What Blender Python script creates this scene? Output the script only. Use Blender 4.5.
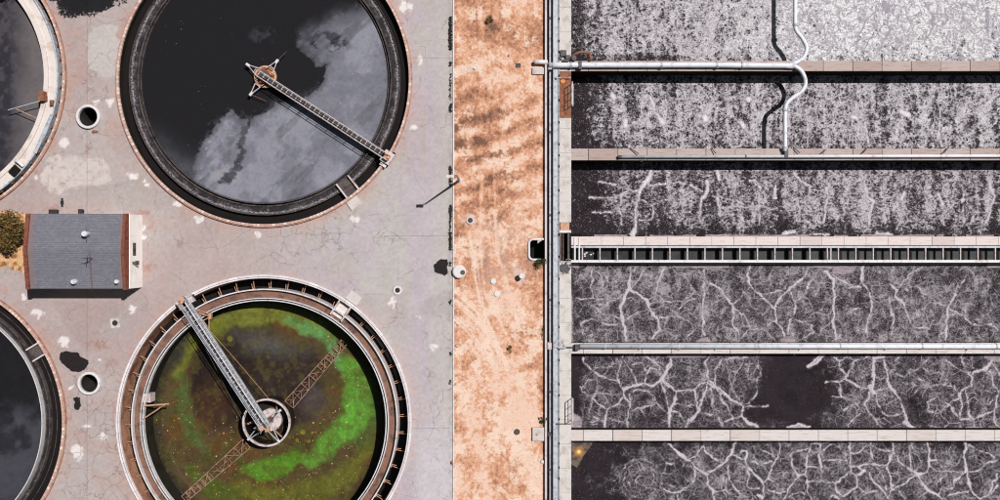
import bpy, math, random
import numpy as np
from mathutils import Vector, Matrix
random.seed(7)
PI = math.pi
R = math.radians
SC = bpy.context.scene
COL = SC.collection
for o in list(bpy.data.objects): bpy.data.objects.remove(o)

# ------------------------------------------------------------ camera, sky, sun, exposure
H = 90.0                                   # the drone's height over the yard (metres); 1 px of the photo = 0.1 m on the ground
cd = bpy.data.cameras.new('camera'); cam = bpy.data.objects.new('camera', cd); COL.objects.link(cam)
cam.location = (0, 0, H); cam.rotation_euler = (0, 0, 0)
cd.sensor_width = 36; cd.lens = 36*H/100.0; cd.clip_start = 1; cd.clip_end = 5000
SC.camera = cam
SHX, SHY = -0.47, -0.325                   # where the tip of a 1 m stick throws its shadow
sun_el = math.atan(1/math.hypot(SHX, SHY)); sun_az = math.atan2(-SHX, -SHY)
w = bpy.data.worlds.new('World'); SC.world = w; w.use_nodes = True
nt = w.node_tree; bg = nt.nodes['Background']
sky = nt.nodes.new('ShaderNodeTexSky'); sky.sky_type = 'NISHITA'; sky.sun_disc = False
sky.sun_elevation = sun_el; sky.sun_rotation = sun_az
tint = nt.nodes.new('ShaderNodeMix'); tint.data_type = 'RGBA'; tint.blend_type = 'MULTIPLY'; tint.inputs[0].default_value = 1.0
nt.links.new(sky.outputs[0], tint.inputs[6]); tint.inputs[7].default_value = (0.74, 0.66, 0.50, 1)
nt.links.new(tint.outputs[2], bg.inputs[0]); bg.inputs[1].default_value = 0.05
sd = bpy.data.lights.new('sun', 'SUN'); sun = bpy.data.objects.new('sun', sd); COL.objects.link(sun)
sd.energy = 5.0; sd.angle = R(0.5); sd.color = (1.0, 0.965, 0.95)
sun.rotation_euler = Vector((SHX, SHY, -1)).to_track_quat('-Z', 'Y').to_euler()
sun.location = (20, 15, 60)
vs = SC.view_settings; vs.view_transform = 'Standard'; vs.look = 'None'; vs.exposure = 0.0; vs.gamma = 1; vs.use_curve_mapping = False
K = 1.42
SC.cycles.filter_width = 1.15

# ------------------------------------------------------------ helpers
def W(px, py, z=0.0):
    """a spot measured on the photo, at its real height z, in metres"""
    f = (H - z)/H*0.1
    return Vector(((px-500)*f, (250-py)*f, z))
def lin(c):
    c = c/255.0
    return c/12.92 if c <= 0.04045 else ((c+0.055)/1.055)**2.4
def C(r, g, b): return (lin(r)/K, lin(g)/K, lin(b)/K, 1.0)
def CA(r, g, b): return np.array(C(r, g, b)[:3])

class MB:
    def __init__(s): s.v = []; s.f = []
    def add(s, vs_, fs):
        n = len(s.v); s.v += [tuple(p) for p in vs_]; s.f += [tuple(i+n for i in f) for f in fs]
    def box(s, x0, y0, z0, x1, y1, z1, M=None):
        if x0 > x1: x0, x1 = x1, x0
        if y0 > y1: y0, y1 = y1, y0
        if z0 > z1: z0, z1 = z1, z0
        p = [Vector(q) for q in ((x0,y0,z0),(x1,y0,z0),(x1,y1,z0),(x0,y1,z0),(x0,y0,z1),(x1,y0,z1),(x1,y1,z1),(x0,y1,z1))]
        if M is not None: p = [M @ q for q in p]
        s.add(p, [(0,3,2,1),(4,5,6,7),(0,1,5,4),(1,2,6,5),(2,3,7,6),(3,0,4,7)])
    def prism(s, pts, z0, z1):
        n = len(pts)
        s.add([(p[0],p[1],z0) for p in pts]+[(p[0],p[1],z1) for p in pts],
              [tuple(range(n-1,-1,-1)), tuple(range(n,2*n))]+[(i,(i+1)%n,(i+1)%n+n,i+n) for i in range(n)])
    def tube(s, path, r, seg=8, cap=True):
        path = [Vector(p) for p in path]; rs = r if isinstance(r, (list,tuple)) else [r]*len(path)
        rings = []
        for i, p in enumerate(path):
            a = path[max(i-1,0)]; b = path[min(i+1,len(path)-1)]
            d = (b-a).normalized()
            up = Vector((0,0,1)) if abs(d.z) < 0.9 else Vector((1,0,0))
            u = d.cross(up).normalized(); v_ = u.cross(d)
            rings.append([p + (u*math.cos(2*PI*k/seg)+v_*math.sin(2*PI*k/seg))*rs[i] for k in range(seg)])
        vv = [q for rg in rings for q in rg]; ff = []
        for i in range(len(rings)-1):
            for k in range(seg):
                a = i*seg+k; b = i*seg+(k+1)%seg
                ff.append((a, b, b+seg, a+seg))
        if cap: ff += [tuple(range(seg-1,-1,-1)), tuple(range(len(vv)-seg, len(vv)))]
        s.add(vv, ff)
    def lathe(s, cx, cy, prof, seg=160, closed=True):
        n = len(prof); vv = []; ff = []
        for k in range(seg):
            a = 2*PI*k/seg
            for (r, z) in prof: vv.append((cx+r*math.cos(a), cy+r*math.sin(a), z))
        m = n if closed else n-1
        for k in range(seg):
            k2 = (k+1)%seg
            for j in range(m):
                j2 = (j+1)%n
                ff.append((k*n+j, k2*n+j, k2*n+j2, k*n+j2))
        s.add(vv, ff)
    def cyl(s, cx, cy, z0, z1, r, seg=24, r1=None):
        s.tube([(cx,cy,z0),(cx,cy,z1)], [r, r if r1 is None else r1], seg)

def tag(o, label=None, cat=None, group=None, kind=None):
    if label: o['label'] = label
    if cat: o['category'] = cat
    if group: o['group'] = group
    if kind: o['kind'] = kind
    return o
def mk(name, b, m, parent=None, smooth=False, origin=None):
    me = bpy.data.meshes.new(name)
    vv = np.array(b.v, dtype=np.float64)
    if parent is not None: org = np.array(WL[parent.name])
    elif origin is not None: org = np.array(origin, dtype=float)
    else:
        lo = vv.min(0); hi = vv.max(0); org = np.array([(lo[0]+hi[0])/2, (lo[1]+hi[1])/2, lo[2]])
    me.from_pydata([tuple(p) for p in (vv-org)], [], b.f); me.update()
    import bmesh
    bm = bmesh.new(); bm.from_mesh(me); bmesh.ops.recalc_face_normals(bm, faces=bm.faces); bm.to_mesh(me); bm.free()
    if smooth: me.polygons.foreach_set('use_smooth', [True]*len(me.polygons))
    if m: me.materials.append(m)
    o = bpy.data.objects.new(name, me); COL.objects.link(o)
    if parent is not None: o.parent = parent
    else: o.location = org
    WL[o.name] = tuple(org)
    return o
WL = {}
def empty(name, loc):
    o = bpy.data.objects.new(name, None); COL.objects.link(o); o.location = loc; o.empty_display_size = 0.3
    WL[o.name] = tuple(loc); return o
def copy_tree(o, parent=None):
    c = o.copy(); COL.objects.link(c); c.parent = parent
    for ch in list(o.children):
        copy_tree(ch, c)
    return c

# node helpers
class NT:
    def __init__(s, name, rough=0.85, spec=0.3, metal=0.0):
        s.m = bpy.data.materials.new(name); s.m.use_nodes = True; s.t = s.m.node_tree
        s.b = s.t.nodes['Principled BSDF']; s.b.inputs['Roughness'].default_value = rough
        s.b.inputs['Specular IOR Level'].default_value = spec; s.b.inputs['Metallic'].default_value = metal
        s.geo = s.t.nodes.new('ShaderNodeNewGeometry'); s.pos = s.geo.outputs['Position']
    def n(s, typ, **kw):
        x = s.t.nodes.new(typ)
        for k, v in kw.items(): setattr(x, k, v)
        return x
    def L(s, a, b): s.t.links.new(a, b)
    def inp(s, sock, v):
        if isinstance(v, bpy.types.NodeSocket): s.L(v, sock)
        elif v is not None: sock.default_value = v
    def math(s, op, a, b=None, c=None, clamp=False):
        x = s.n('ShaderNodeMath', operation=op, use_clamp=clamp)
        s.inp(x.inputs[0], a)
        if b is not None: s.inp(x.inputs[1], b)
        if c is not None: s.inp(x.inputs[2], c)
        return x.outputs[0]
    def noise(s, scale, detail=4, rough=0.6, dist=0.0, vec=None, lac=2.0):
        x = s.n('ShaderNodeTexNoise'); s.L(vec or s.pos, x.inputs['Vector'])
        x.inputs['Scale'].default_value = scale; x.inputs['Detail'].default_value = detail
        x.inputs['Roughness'].default_value = rough; x.inputs['Distortion'].default_value = dist; x.inputs['Lacunarity'].default_value = lac
        return x
    def smooth(s, v, a, b, lo=0.0, hi=1.0):
        x = s.n('ShaderNodeMapRange', interpolation_type='SMOOTHSTEP'); s.inp(x.inputs[0], v)
        s.inp(x.inputs[1], a); s.inp(x.inputs[2], b); x.inputs[3].default_value = lo; x.inputs[4].default_value = hi
        return x.outputs[0]
    def mix(s, f, a, b, mode='MIX'):
        x = s.n('ShaderNodeMix', data_type='RGBA', blend_type=mode); s.inp(x.inputs[0], f)
        s.inp(x.inputs[6], a); s.inp(x.inputs[7], b); return x.outputs[2]
    def attr(s, name):
        x = s.n('ShaderNodeAttribute', attribute_name=name); return x
    def mapping(s, scale=(1,1,1), rot=(0,0,0), vec=None, loc=(0,0,0)):
        x = s.n('ShaderNodeMapping'); s.L(vec or s.pos, x.inputs[0]); x.inputs['Scale'].default_value = scale
        x.inputs['Rotation'].default_value = rot; x.inputs['Location'].default_value = loc; return x.outputs[0]
    def warp(s, vec, scale, amt, detail=3):
        nz = s.noise(scale, detail, vec=vec)
        a = s.n('ShaderNodeVectorMath', operation='SUBTRACT'); s.L(nz.outputs['Color'], a.inputs[0]); a.inputs[1].default_value = (.5,.5,.5)
        b = s.n('ShaderNodeVectorMath', operation='SCALE'); s.L(a.outputs[0], b.inputs[0]); b.inputs['Scale'].default_value = amt
        c = s.n('ShaderNodeVectorMath', operation='ADD'); s.L(vec, c.inputs[0]); s.L(b.outputs[0], c.inputs[1])
        return c.outputs[0]
    def color(s, c): s.inp(s.b.inputs['Base Color'], c)
    def bump(s, h, strength=0.4, dist=0.02):
        x = s.n('ShaderNodeBump'); x.inputs['Strength'].default_value = strength; x.inputs['Distance'].default_value = dist
        s.inp(x.inputs['Height'], h); s.L(x.outputs[0], s.b.inputs['Normal'])

def weathered(name, base, dirt, amount=0.5, scale=1.2, rough=0.85, spec=0.25, metal=0.0, grain=0.25, bump=0.3):
    t = NT(name, rough, spec, metal)
    n1 = t.noise(scale, 6, 0.65, 0.6); n2 = t.noise(scale*9, 5, 0.7)
    f = t.smooth(n1.outputs[0], 0.62-amount*0.35, 0.75-amount*0.1)
    f2 = t.smooth(n2.outputs[0], 0.5, 0.72)
    c = t.mix(f, base, dirt)
    c = t.mix(t.math('MULTIPLY', f2, grain), c, tuple(q*0.45 for q in dirt[:3])+(1,))
    v = t.noise(scale*30, 3, 0.7)
    c = t.mix(1.0, c, t.math('MULTIPLY_ADD', v.outputs[0], 0.4*grain+0.1, 0.92-0.2*grain), 'MULTIPLY')
    t.color(c)
    if bump: t.bump(n2.outputs[0], bump, 0.02)
    return t.m

M = {}
M['white_paint'] = weathered('white_paint', C(240,238,240), C(190,170,160), 0.35, 2.0, 0.5, 0.4)
M['pale_metal'] = weathered('pale_metal', C(205,210,218), C(150,150,158), 0.5, 2.5, 0.5, 0.5)
M['pale_pipe'] = weathered('pale_pipe', C(244,247,255), C(206,204,208), 0.4, 1.2, 0.5, 0.3, grain=0.12)
M['rail_metal'] = weathered('rail_metal', C(228,216,216), C(170,140,125), 0.5, 3.0, 0.6, 0.4)
M['dark_metal'] = weathered('dark_metal', C(92,88,92), C(52,46,46), 0.5, 3.0, 0.6, 0.4)
M['black_rubber'] = weathered('black_rubber', C(50,48,50), C(40,36,36), 0.5)
M['rust'] = weathered('rust', C(168,116,92), C(112,76,62), 0.6, 3.0, 0.9, 0.1, grain=0.5)
M['tan_steel'] = weathered('tan_steel', C(222,176,146), C(150,104,80), 0.45, 4.0, 0.85, 0.2)
M['dull_steel'] = weathered('dull_steel', C(188,150,130), C(120,88,74), 0.5, 2.0, 0.85, 0.1)
M['pale_concrete'] = weathered('pale_concrete', C(226,216,212), C(190,172,166), 0.5, 0.8, 0.9, 0.15, grain=0.3)
M['rim_concrete'] = weathered('rim_concrete', C(232,220,220), C(186,166,162), 0.4, 0.9, 0.9, 0.15, grain=0.3)
M['wet_dark'] = weathered('wet_dark', C(40,36,35), C(34,32,32), 0.5, 1.0, 0.12, 0.15, grain=0.2, bump=0)
M['brown_wall'] = weathered('brown_wall', C(206,156,128), C(140,100,82), 0.6, 0.7, 0.9, 0.1, grain=0.6)
M['algae_shade_wall'] = weathered('algae_shade_wall', C(54,50,42), C(40,38,34), 0.6, 0.8, 0.9, 0.03)  # dark algae; also darkens the shaded faces of the basin walls
M['launder_brown'] = weathered('launder_brown', C(150,112,96), C(96,76,68), 0.55, 1.1, 0.9, 0.15, grain=0.7)
M['launder_grey'] = weathered('launder_grey', C(108,98,96), C(58,52,52), 0.65, 1.4, 0.85, 0.2, grain=0.9)
M['launder_pale'] = weathered('launder_pale', C(242,232,226), C(216,196,184), 0.4, 0.8, 0.9, 0.15, grain=0.35)
M['cream_wall'] = weathered('cream_wall', (.90,.86,.83,1), (.78,.72,.68,1), 0.35, 0.8, 0.85, 0.2, grain=0.2)
M['brick'] = weathered('brick', C(150,92,76), C(98,62,54), 0.5, 3.0, 0.95, 0.1, grain=0.6)
M['dark_grey'] = weathered('dark_grey', C(60,56,56), C(40,38,38), 0.5)

def banded(name, lo, hi, edge, period, line=0.12):
    """coping blocks: tone changes and dark joints along the arc (object space, radial)"""
    t = NT(name, 0.9, 0.15)
    tc = t.n('ShaderNodeTexCoord'); g = t.n('ShaderNodeTexGradient', gradient_type='RADIAL'); t.L(tc.outputs['Object'], g.inputs[0])
    a = t.math('MULTIPLY', g.outputs['Fac'], period)
    fr = t.math('FRACT', a); fl = t.math('FLOOR', a)
    wn = t.n('ShaderNodeTexWhiteNoise', noise_dimensions='1D'); t.L(fl, wn.inputs['W'])
    c = t.mix(t.smooth(wn.outputs['Value'], 0.1, 0.95), lo, hi)
    n1 = t.noise(1.6, 5, 0.7)
    c = t.mix(t.smooth(n1.outputs[0], 0.45, 0.7), c, lo)
    c = t.mix(t.math('LESS_THAN', fr, line), c, edge)
    t.color(c); return t.m
M['coping_pink'] = banded('coping_pink', C(206,170,156), C(244,222,212), C(196,156,142), 240, 0.2)
M['rim_brown'] = weathered('rim_brown', C(200,160,142), C(140,100,86), .55, 1.6, grain=.5)
M['coping_white'] = banded('coping_white', C(232,222,224), C(250,244,246), C(206,196,196), 90, 0.05)

def wall_top(name, seed, a, b, c_, joint=2.93, off=0.0):
    t = NT(name, 0.9, 0.15)
    sx = t.n('ShaderNodeSeparateXYZ'); t.L(t.pos, sx.inputs[0])
    u = t.math('DIVIDE', t.math('ADD', sx.outputs[0], off), joint); fr = t.math('FRACT', u); fl = t.math('FLOOR', u)
    wn = t.n('ShaderNodeTexWhiteNoise', noise_dimensions='1D'); t.L(t.math('ADD', fl, seed), wn.inputs['W'])
    col = t.mix(t.smooth(wn.outputs['Value'], 0.55, 0.95), a, b)
    st = t.noise(1.0, 5, 0.7, 0.3, vec=t.mapping((0.8, 9, 1)))
    col = t.mix(t.smooth(st.outputs[0], 0.5, 0.72), col, c_)
    fine = t.noise(14, 4, 0.75)
    col = t.mix(1.0, col, t.math('MULTIPLY_ADD', fine.outputs[0], 0.7, 0.66), 'MULTIPLY')
    jl = t.math('MULTIPLY', t.math('LESS_THAN', fr, 0.025), t.math('MULTIPLY_ADD', wn.outputs['Value'], 0.5, 0.45))
    col = t.mix(jl, col, C(60,50,50))
    t.color(col); t.bump(fine.outputs[0], 0.3, 0.01); return t.m
M['wall_brown'] = wall_top('wall_brown', 3, C(198,182,176), C(188,168,160), C(150,124,114))
M['wall_pale'] = wall_top('wall_pale', 11, C(226,219,216), C(218,206,200), C(184,164,154), off=0.5)
M['wall_pink'] = wall_top('wall_pink', 23, C(236,222,218), C(222,206,202), C(196,178,174), 2.2, 0.9)

# ------------------------------------------------------------ numpy noise and painting in photo-pixel space
def vnoise(x, y, seed):
    rs = np.random.RandomState(seed); T = rs.rand(256, 256)
    xi = np.floor(x).astype(int); yi = np.floor(y).astype(int); fx = x-xi; fy = y-yi
    fx = fx*fx*fx*(fx*(fx*6-15)+10); fy = fy*fy*fy*(fy*(fy*6-15)+10)
    a = T[yi & 255, xi & 255]; b = T[yi & 255, (xi+1) & 255]; c = T[(yi+1) & 255, xi & 255]; d = T[(yi+1) & 255, (xi+1) & 255]
    return (a*(1-fx)+b*fx)*(1-fy)+(c*(1-fx)+d*fx)*fy
def fbm(x, y, scale, octv=5, seed=1, gain=0.55):
    s = 0; a = 1; tot = 0; f = 1.0/scale
    for i in range(octv):
        s = s + a*vnoise(x*f+17.3*i, y*f+9.1*i, seed+i*13); tot += a; a *= gain; f *= 2.03
    return s/tot
def sstep(v, a, b):
    t = np.clip((v-a)/(b-a), 0, 1); return t*t*(3-2*t)
def mixc(col, c, f): return col*(1-f[:, None])+np.asarray(c)[None, :]*f[:, None]
def segdist(x, y, pts):
    """distance to a polyline minus half its (varying) width; pts = (px,py,w)"""
    best = np.full(x.shape, 1e9)
    for (ax, ay, aw), (bx, by, bw) in zip(pts[:-1], pts[1:]):
        dx, dy = bx-ax, by-ay; L2 = dx*dx+dy*dy+1e-9
        t = np.clip(((x-ax)*dx+(y-ay)*dy)/L2, 0, 1)
        d = np.hypot(x-ax-t*dx, y-ay-t*dy)-(aw+(bw-aw)*t)/2
        best = np.minimum(best, d)
    return best
def polysd(x, y, pts):
    """signed distance to a polygon, negative inside"""
    n = len(pts); d = np.full(x.shape, 1e9); ins = np.zeros(x.shape, bool)
    for i in range(n):
        ax, ay = pts[i]; bx, by = pts[(i+1) % n]
        dx, dy = bx-ax, by-ay; t = np.clip(((x-ax)*dx+(y-ay)*dy)/(dx*dx+dy*dy+1e-9), 0, 1)
        d = np.minimum(d, np.hypot(x-ax-t*dx, y-ay-t*dy))
        cond = ((ay > y) != (by > y)) & (x < (bx-ax)*(y-ay)/(by-ay+1e-12)+ax); ins ^= cond
    return np.where(ins, -d, d)
def blob(x, y, cx, cy, rx, ry, rot=0):
    a = R(rot); u = (x-cx)*math.cos(a)+(y-cy)*math.sin(a); v = -(x-cx)*math.sin(a)+(y-cy)*math.cos(a)
    return np.hypot(u/rx, v/ry)

def grid_mesh(name, xs, ys, z, m, keep=None, attrs=None, kind='structure'):
    """a sheet on the (world) grid xs × ys at height z; keep(X,Y) masks the faces; attrs(px,py) -> dict of arrays"""
    X, Y = np.meshgrid(xs, ys); nx, ny = len(xs), len(ys)
    x = X.ravel(); y = Y.ravel()
    idx = np.arange(nx*ny).reshape(ny, nx)
    q = np.stack([idx[:-1,:-1], idx[:-1,1:], idx[1:,1:], idx[1:,:-1]], -1).reshape(-1, 4)
    if keep is not None:
        cx = (x[q[:,0]]+x[q[:,2]])/2; cy = (y[q[:,0]]+y[q[:,2]])/2
        q = q[keep(cx, cy)]
        used = np.unique(q); re = np.full(nx*ny, -1); re[used] = np.arange(len(used)); q = re[q]; x = x[used]; y = y[used]
    if ys[1] < ys[0]: q = q[:, ::-1]
    me = bpy.data.meshes.new(name); n = len(x)
    ox, oy = (x.min()+x.max())/2, (y.min()+y.max())/2
    me.vertices.add(n); co = np.zeros((n,3), np.float32); co[:,0] = x-ox; co[:,1] = y-oy
    me.vertices.foreach_set('co', co.ravel())
    me.loops.add(q.size); me.polygons.add(len(q))
    me.loops.foreach_set('vertex_index', q.ravel().astype(np.int32))
    me.polygons.foreach_set('loop_start', np.arange(0, q.size, 4, dtype=np.int32))
    me.polygons.foreach_set('loop_total', np.full(len(q), 4, dtype=np.int32))
    me.update(calc_edges=True)
    if attrs:
        f = H/(H-z)*10
        for k, v in attrs(500+x*f, 250-y*f).items():
            if v.ndim == 2:
                a = me.attributes.new(k, 'FLOAT_COLOR', 'POINT'); c4 = np.ones((n,4), np.float32); c4[:,:3] = v
                a.data.foreach_set('color', c4.ravel())
            else:
                a = me.attributes.new(k, 'FLOAT', 'POINT'); a.data.foreach_set('value', v.astype(np.float32))
    me.materials.append(m)
    o = bpy.data.objects.new(name, me); COL.objects.link(o); o.location = (ox, oy, z)
    if kind: o['kind'] = kind
    return o

# ------------------------------------------------------------ ground: yard, dirt, far ground
TANKS = [(264.5, 79.5), (264.5, 422.0), (-81.0, 77.0), (-81.0, 423.0)]
TW = [W(*t) for t in TANKS]
RO = 14.75
def yard_keep(cx, cy):
    k = np.ones(cx.shape, bool)
    for t in TW: k &= np.hypot(cx-t.x, cy-t.y) > RO-0.22
    for (px, py, r) in SHAFTS: p = W(px, py); k &= np.hypot(cx-p.x, cy-p.y) > r-0.12
    return k
SHAFTS = [(89.0, 117.0, 1.18), (90.0, 383.0, 1.13)]
PATCH = [(110,102,4.5,5),(97,103,4,4.5),(65,142,6,6),(148,183,4,4.5),(132,176,9,5),(406,7,7,7),(420,62,4,5),(413,129,5,4),(355,219,6,4),
         (258,233,6,4),(200,219,5,4),(179,205,6,4),(37,314,8,7),(63,342,6,8),(23,296,4,4),(132,309,4,5),(103,437,5,5),(78,452,6,11),
         (433,346,5,4),(392,303,5,7),(143,228,2.5,4),(145,237,5,3),(70,388,3,2),(87,428,5,2),(36,178,3,3),(99,360,3,3),(420,317,2,2)]
def yard_attrs(x, y):
    wx = x+(fbm(x, y, 7, 4, 5)-.5)*9; wy = y+(fbm(x, y, 7, 4, 55)-.5)*9
    n1 = fbm(x, y, 70, 5, 3); n2 = fbm(x, y, 16, 5, 9); n3 = fbm(x, y, 4, 4, 21)
    col = np.tile(CA(190,178,175), (len(x), 1))
    col = mixc(col, CA(184,166,163), sstep(n1, .35, .65)*.8*(x < 330))
    # grey-green concrete towards the road, purple wash in long north-south streaks
    east = sstep(x, 190, 380)
    col = mixc(col, CA(196,192,188), east*sstep(n1, .3, .6)*.8)
    stre = fbm(x, y*0.06, 9, 3, 31)*.6+fbm(x, y*.3, 30, 4, 33)*.5
    purp = sstep(stre, .42, .62)*sstep(x+30*(n1-.5), 385, 420)*(1-sstep(x, 432, 446)) + east*sstep(fbm(x, y, 45, 4, 41), .48, .62)*.8
    col = mixc(col, CA(195,182,194), np.clip(purp, 0, 1)*.62)
    col = mixc(col, CA(197,190,186), sstep(x, 428, 446)*.7)
    col = mixc(col, CA(210,205,210), sstep(y, 380, 480)*sstep(x, 405, 425)*.7)
    # reddish rust halo outside the tank rims
    for i, (tx, ty) in enumerate(TANKS):
        d = np.hypot(x-tx, y-ty)-147.5
        k = (.5, .25, .45, .5)[i]
        col = mixc(col, CA(206,164,146), k*sstep(-d, -9-6*n3, 1)*sstep(n2, .3, .66)*.75)
        col = mixc(col, CA(186,150,138), .5*k*sstep(-d, -26, 0)*sstep(n2, .35, .6))
    # brown smears over the western yard
    col = mixc(col, CA(182,148,136), sstep(n2, .52, .72)*(1-sstep(x, 120, 260))*.4)
    for bx, by, rx, ry, k in ((98,345,16,7,.7),(140,213,16,4,.7),(60,208,24,4,.6),(152,224,6,12,.4),(62,185,12,5,.4),(86,150,4,10,.4),(33,185,6,6,.5),(150,268,9,4,.5),(112,365,10,10,.4)):
        col = mixc(col, CA(172,118,98), k*(1-sstep(blob(wx, wy, bx, by, rx, ry), .3, 1.1))*sstep(n3, .25, .6))
    # pale poured slabs
    d1 = polysd(wx, wy, [(92,27),(104,24),(117,27),(118,50),(114,76),(96,77),(89,66),(86,46)])
    col = mixc(col, CA(200,192,188), 1-sstep(d1, -.8, .8))
    d2 = polysd(wx, wy, [(50,156),(72,155),(88,160),(104,159),(110,168),(111,183),(92,187),(74,187),(62,196),(48,192),(42,178)])
    col = mixc(col, CA(216,205,200), (1-sstep(d2, -1.2, 1.2))*sstep(n3, .2, .5)*.85)
    d3 = polysd(x+n3*2, y+n3*2, [(66,190),(82,186),(112,187),(150,170),(178,205),(150,212),(60,212),(58,200)])
    col = mixc(col, CA(180,170,166), (1-sstep(d3, -1, 1))*.6)
    d4 = blob(x+n3*2, y+n3*2, 115, 323, 13.5, 13.5)
    col = mixc(col, CA(178,168,166), (1-sstep(d4, .9, 1.0))*.85)
    d5 = polysd(x, y, [(52,301),(118,301),(118,318),(100,330),(86,352),(62,322)])
    col = mixc(col, CA(172,152,148), (1-sstep(d5, -2, 2))*.5)
    d6 = polysd(wx, wy, [(424,300),(452,290),(452,318),(418,312)])
    col = mixc(col, CA(180,170,172), (1-sstep(d6, -1, 1))*.6)
    # white spatters
    for (bx, by, rx, ry) in PATCH:
        b = blob(x+.9*(wx-x)+3*(n3-.5), y+.9*(wy-y)+1.6*(fbm(y, x, 3, 3, 8)-.5), bx, by, rx*.95, ry*.95)
        col = mixc(col, CA(240,234,232), (1-sstep(b, .6, 1.0))*sstep(n3+.25*(1-b), .34, .50)*.9)
    # dark damp line along the kerb, dry grass bed beside the hut
    col = mixc(col, CA(150,140,138), sstep(x, 446.5, 449.5)*sstep(n3, .42, .6)*.3)
    bd = polysd(wx, wy, [(-60,200),(30,214),(30,276),(10,268),(-60,262)])
    fbed = 1-sstep(bd, -1, 1)
    colb = mixc(np.tile(CA(236,190,140), (len(x),1)), CA(150,100,66), sstep(n3, .45, .65))
    col = col*(1-fbed[:,None])+colb*fbed[:,None]
    # grain, mottling
    g = .86+.28*fbm(x, y, 2.4, 4, 77); g2 = .93+.14*n2
    col = col*(g*g2)[:, None]
    crk = np.clip(sstep(n1, .3, .7)*.35 + (1-sstep(blob(x, y, 100, 440, 75, 90), .6, 1.1))*1.0 + (1-sstep(blob(x, y, 330, 235, 90, 30), .6, 1.2))*.5, 0, 1)
    return {'Col': np.clip(col, .005, .9), 'crack': crk}
t = NT('yard_concrete', 0.9, 0.2)
ca = t.attr('Col').outputs['Color']; ck = t.attr('crack').outputs['Fac']
wv = t.warp(t.warp(t.pos, 0.35, 2.2), 2.5, 0.35)
v1 = t.n('ShaderNodeTexVoronoi', feature='DISTANCE_TO_EDGE'); t.L(wv, v1.inputs['Vector']); v1.inputs['Scale'].default_value = 0.28
v2 = t.n('ShaderNodeTexVoronoi', feature='DISTANCE_TO_EDGE'); t.L(wv, v2.inputs['Vector']); v2.inputs['Scale'].default_value = 0.55
br = t.noise(0.5, 3)
c1 = t.math('MULTIPLY', t.smooth(v1.outputs[0], 0.014, 0.002), t.smooth(br.outputs[0], 0.42, 0.55))
c2 = t.math('MULTIPLY', t.smooth(v2.outputs[0], 0.024, 0.003), t.smooth(t.math('ADD', ck, t.math('MULTIPLY', br.outputs[0], .6)), 0.85, 1.15))
cr = t.math('MAXIMUM', t.math('MULTIPLY', c1, 0.75), c2)
c = t.mix(t.math('MULTIPLY', cr, 0.5), ca, C(122,96,88))
# expansion joints
sx = t.n('ShaderNodeSeparateXYZ'); t.L(t.warp(t.pos, 1.2, 0.12), sx.inputs[0])
def line_at(sock, v, wd): return t.math('LESS_THAN', t.math('ABSOLUTE', t.math('SUBTRACT', sock, v)), wd)
j = line_at(sx.outputs[0], W(87,0).x, 0.035)
for yy in (58, 236, 428, -30): j = t.math('MAXIMUM', j, t.math('MULTIPLY', line_at(sx.outputs[1], W(0,yy).y, 0.03), t.math('GREATER_THAN', sx.outputs[0], -12)))
c = t.mix(t.math('MULTIPLY', j, 0.42), c, C(110,98,98))
fn = t.noise(11, 5, 0.8); c = t.mix(1.0, c, t.math('MULTIPLY_ADD', fn.outputs[0], 0.7, 0.65), 'MULTIPLY')
sp = t.noise(5.5, 6, 0.85); c = t.mix(t.smooth(sp.outputs[0], .66, .72), c, C(120,96,88))
t.color(c); t.bump(fn.outputs[0], 0.3, 0.015)
M['yard'] = t.m
xs = np.concatenate([np.arange(-260, -16, 3), np.arange(-14, 453.6, 1.0)]); ys = np.concatenate([np.arange(-95, -12, 3), np.arange(-12, 512, 1.0), np.arange(514, 601, 3)])
yard = grid_mesh('yard_pavement', (xs-500)*.1, (250-ys)*.1, 0.0, M['yard'], yard_keep, yard_attrs)

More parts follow.
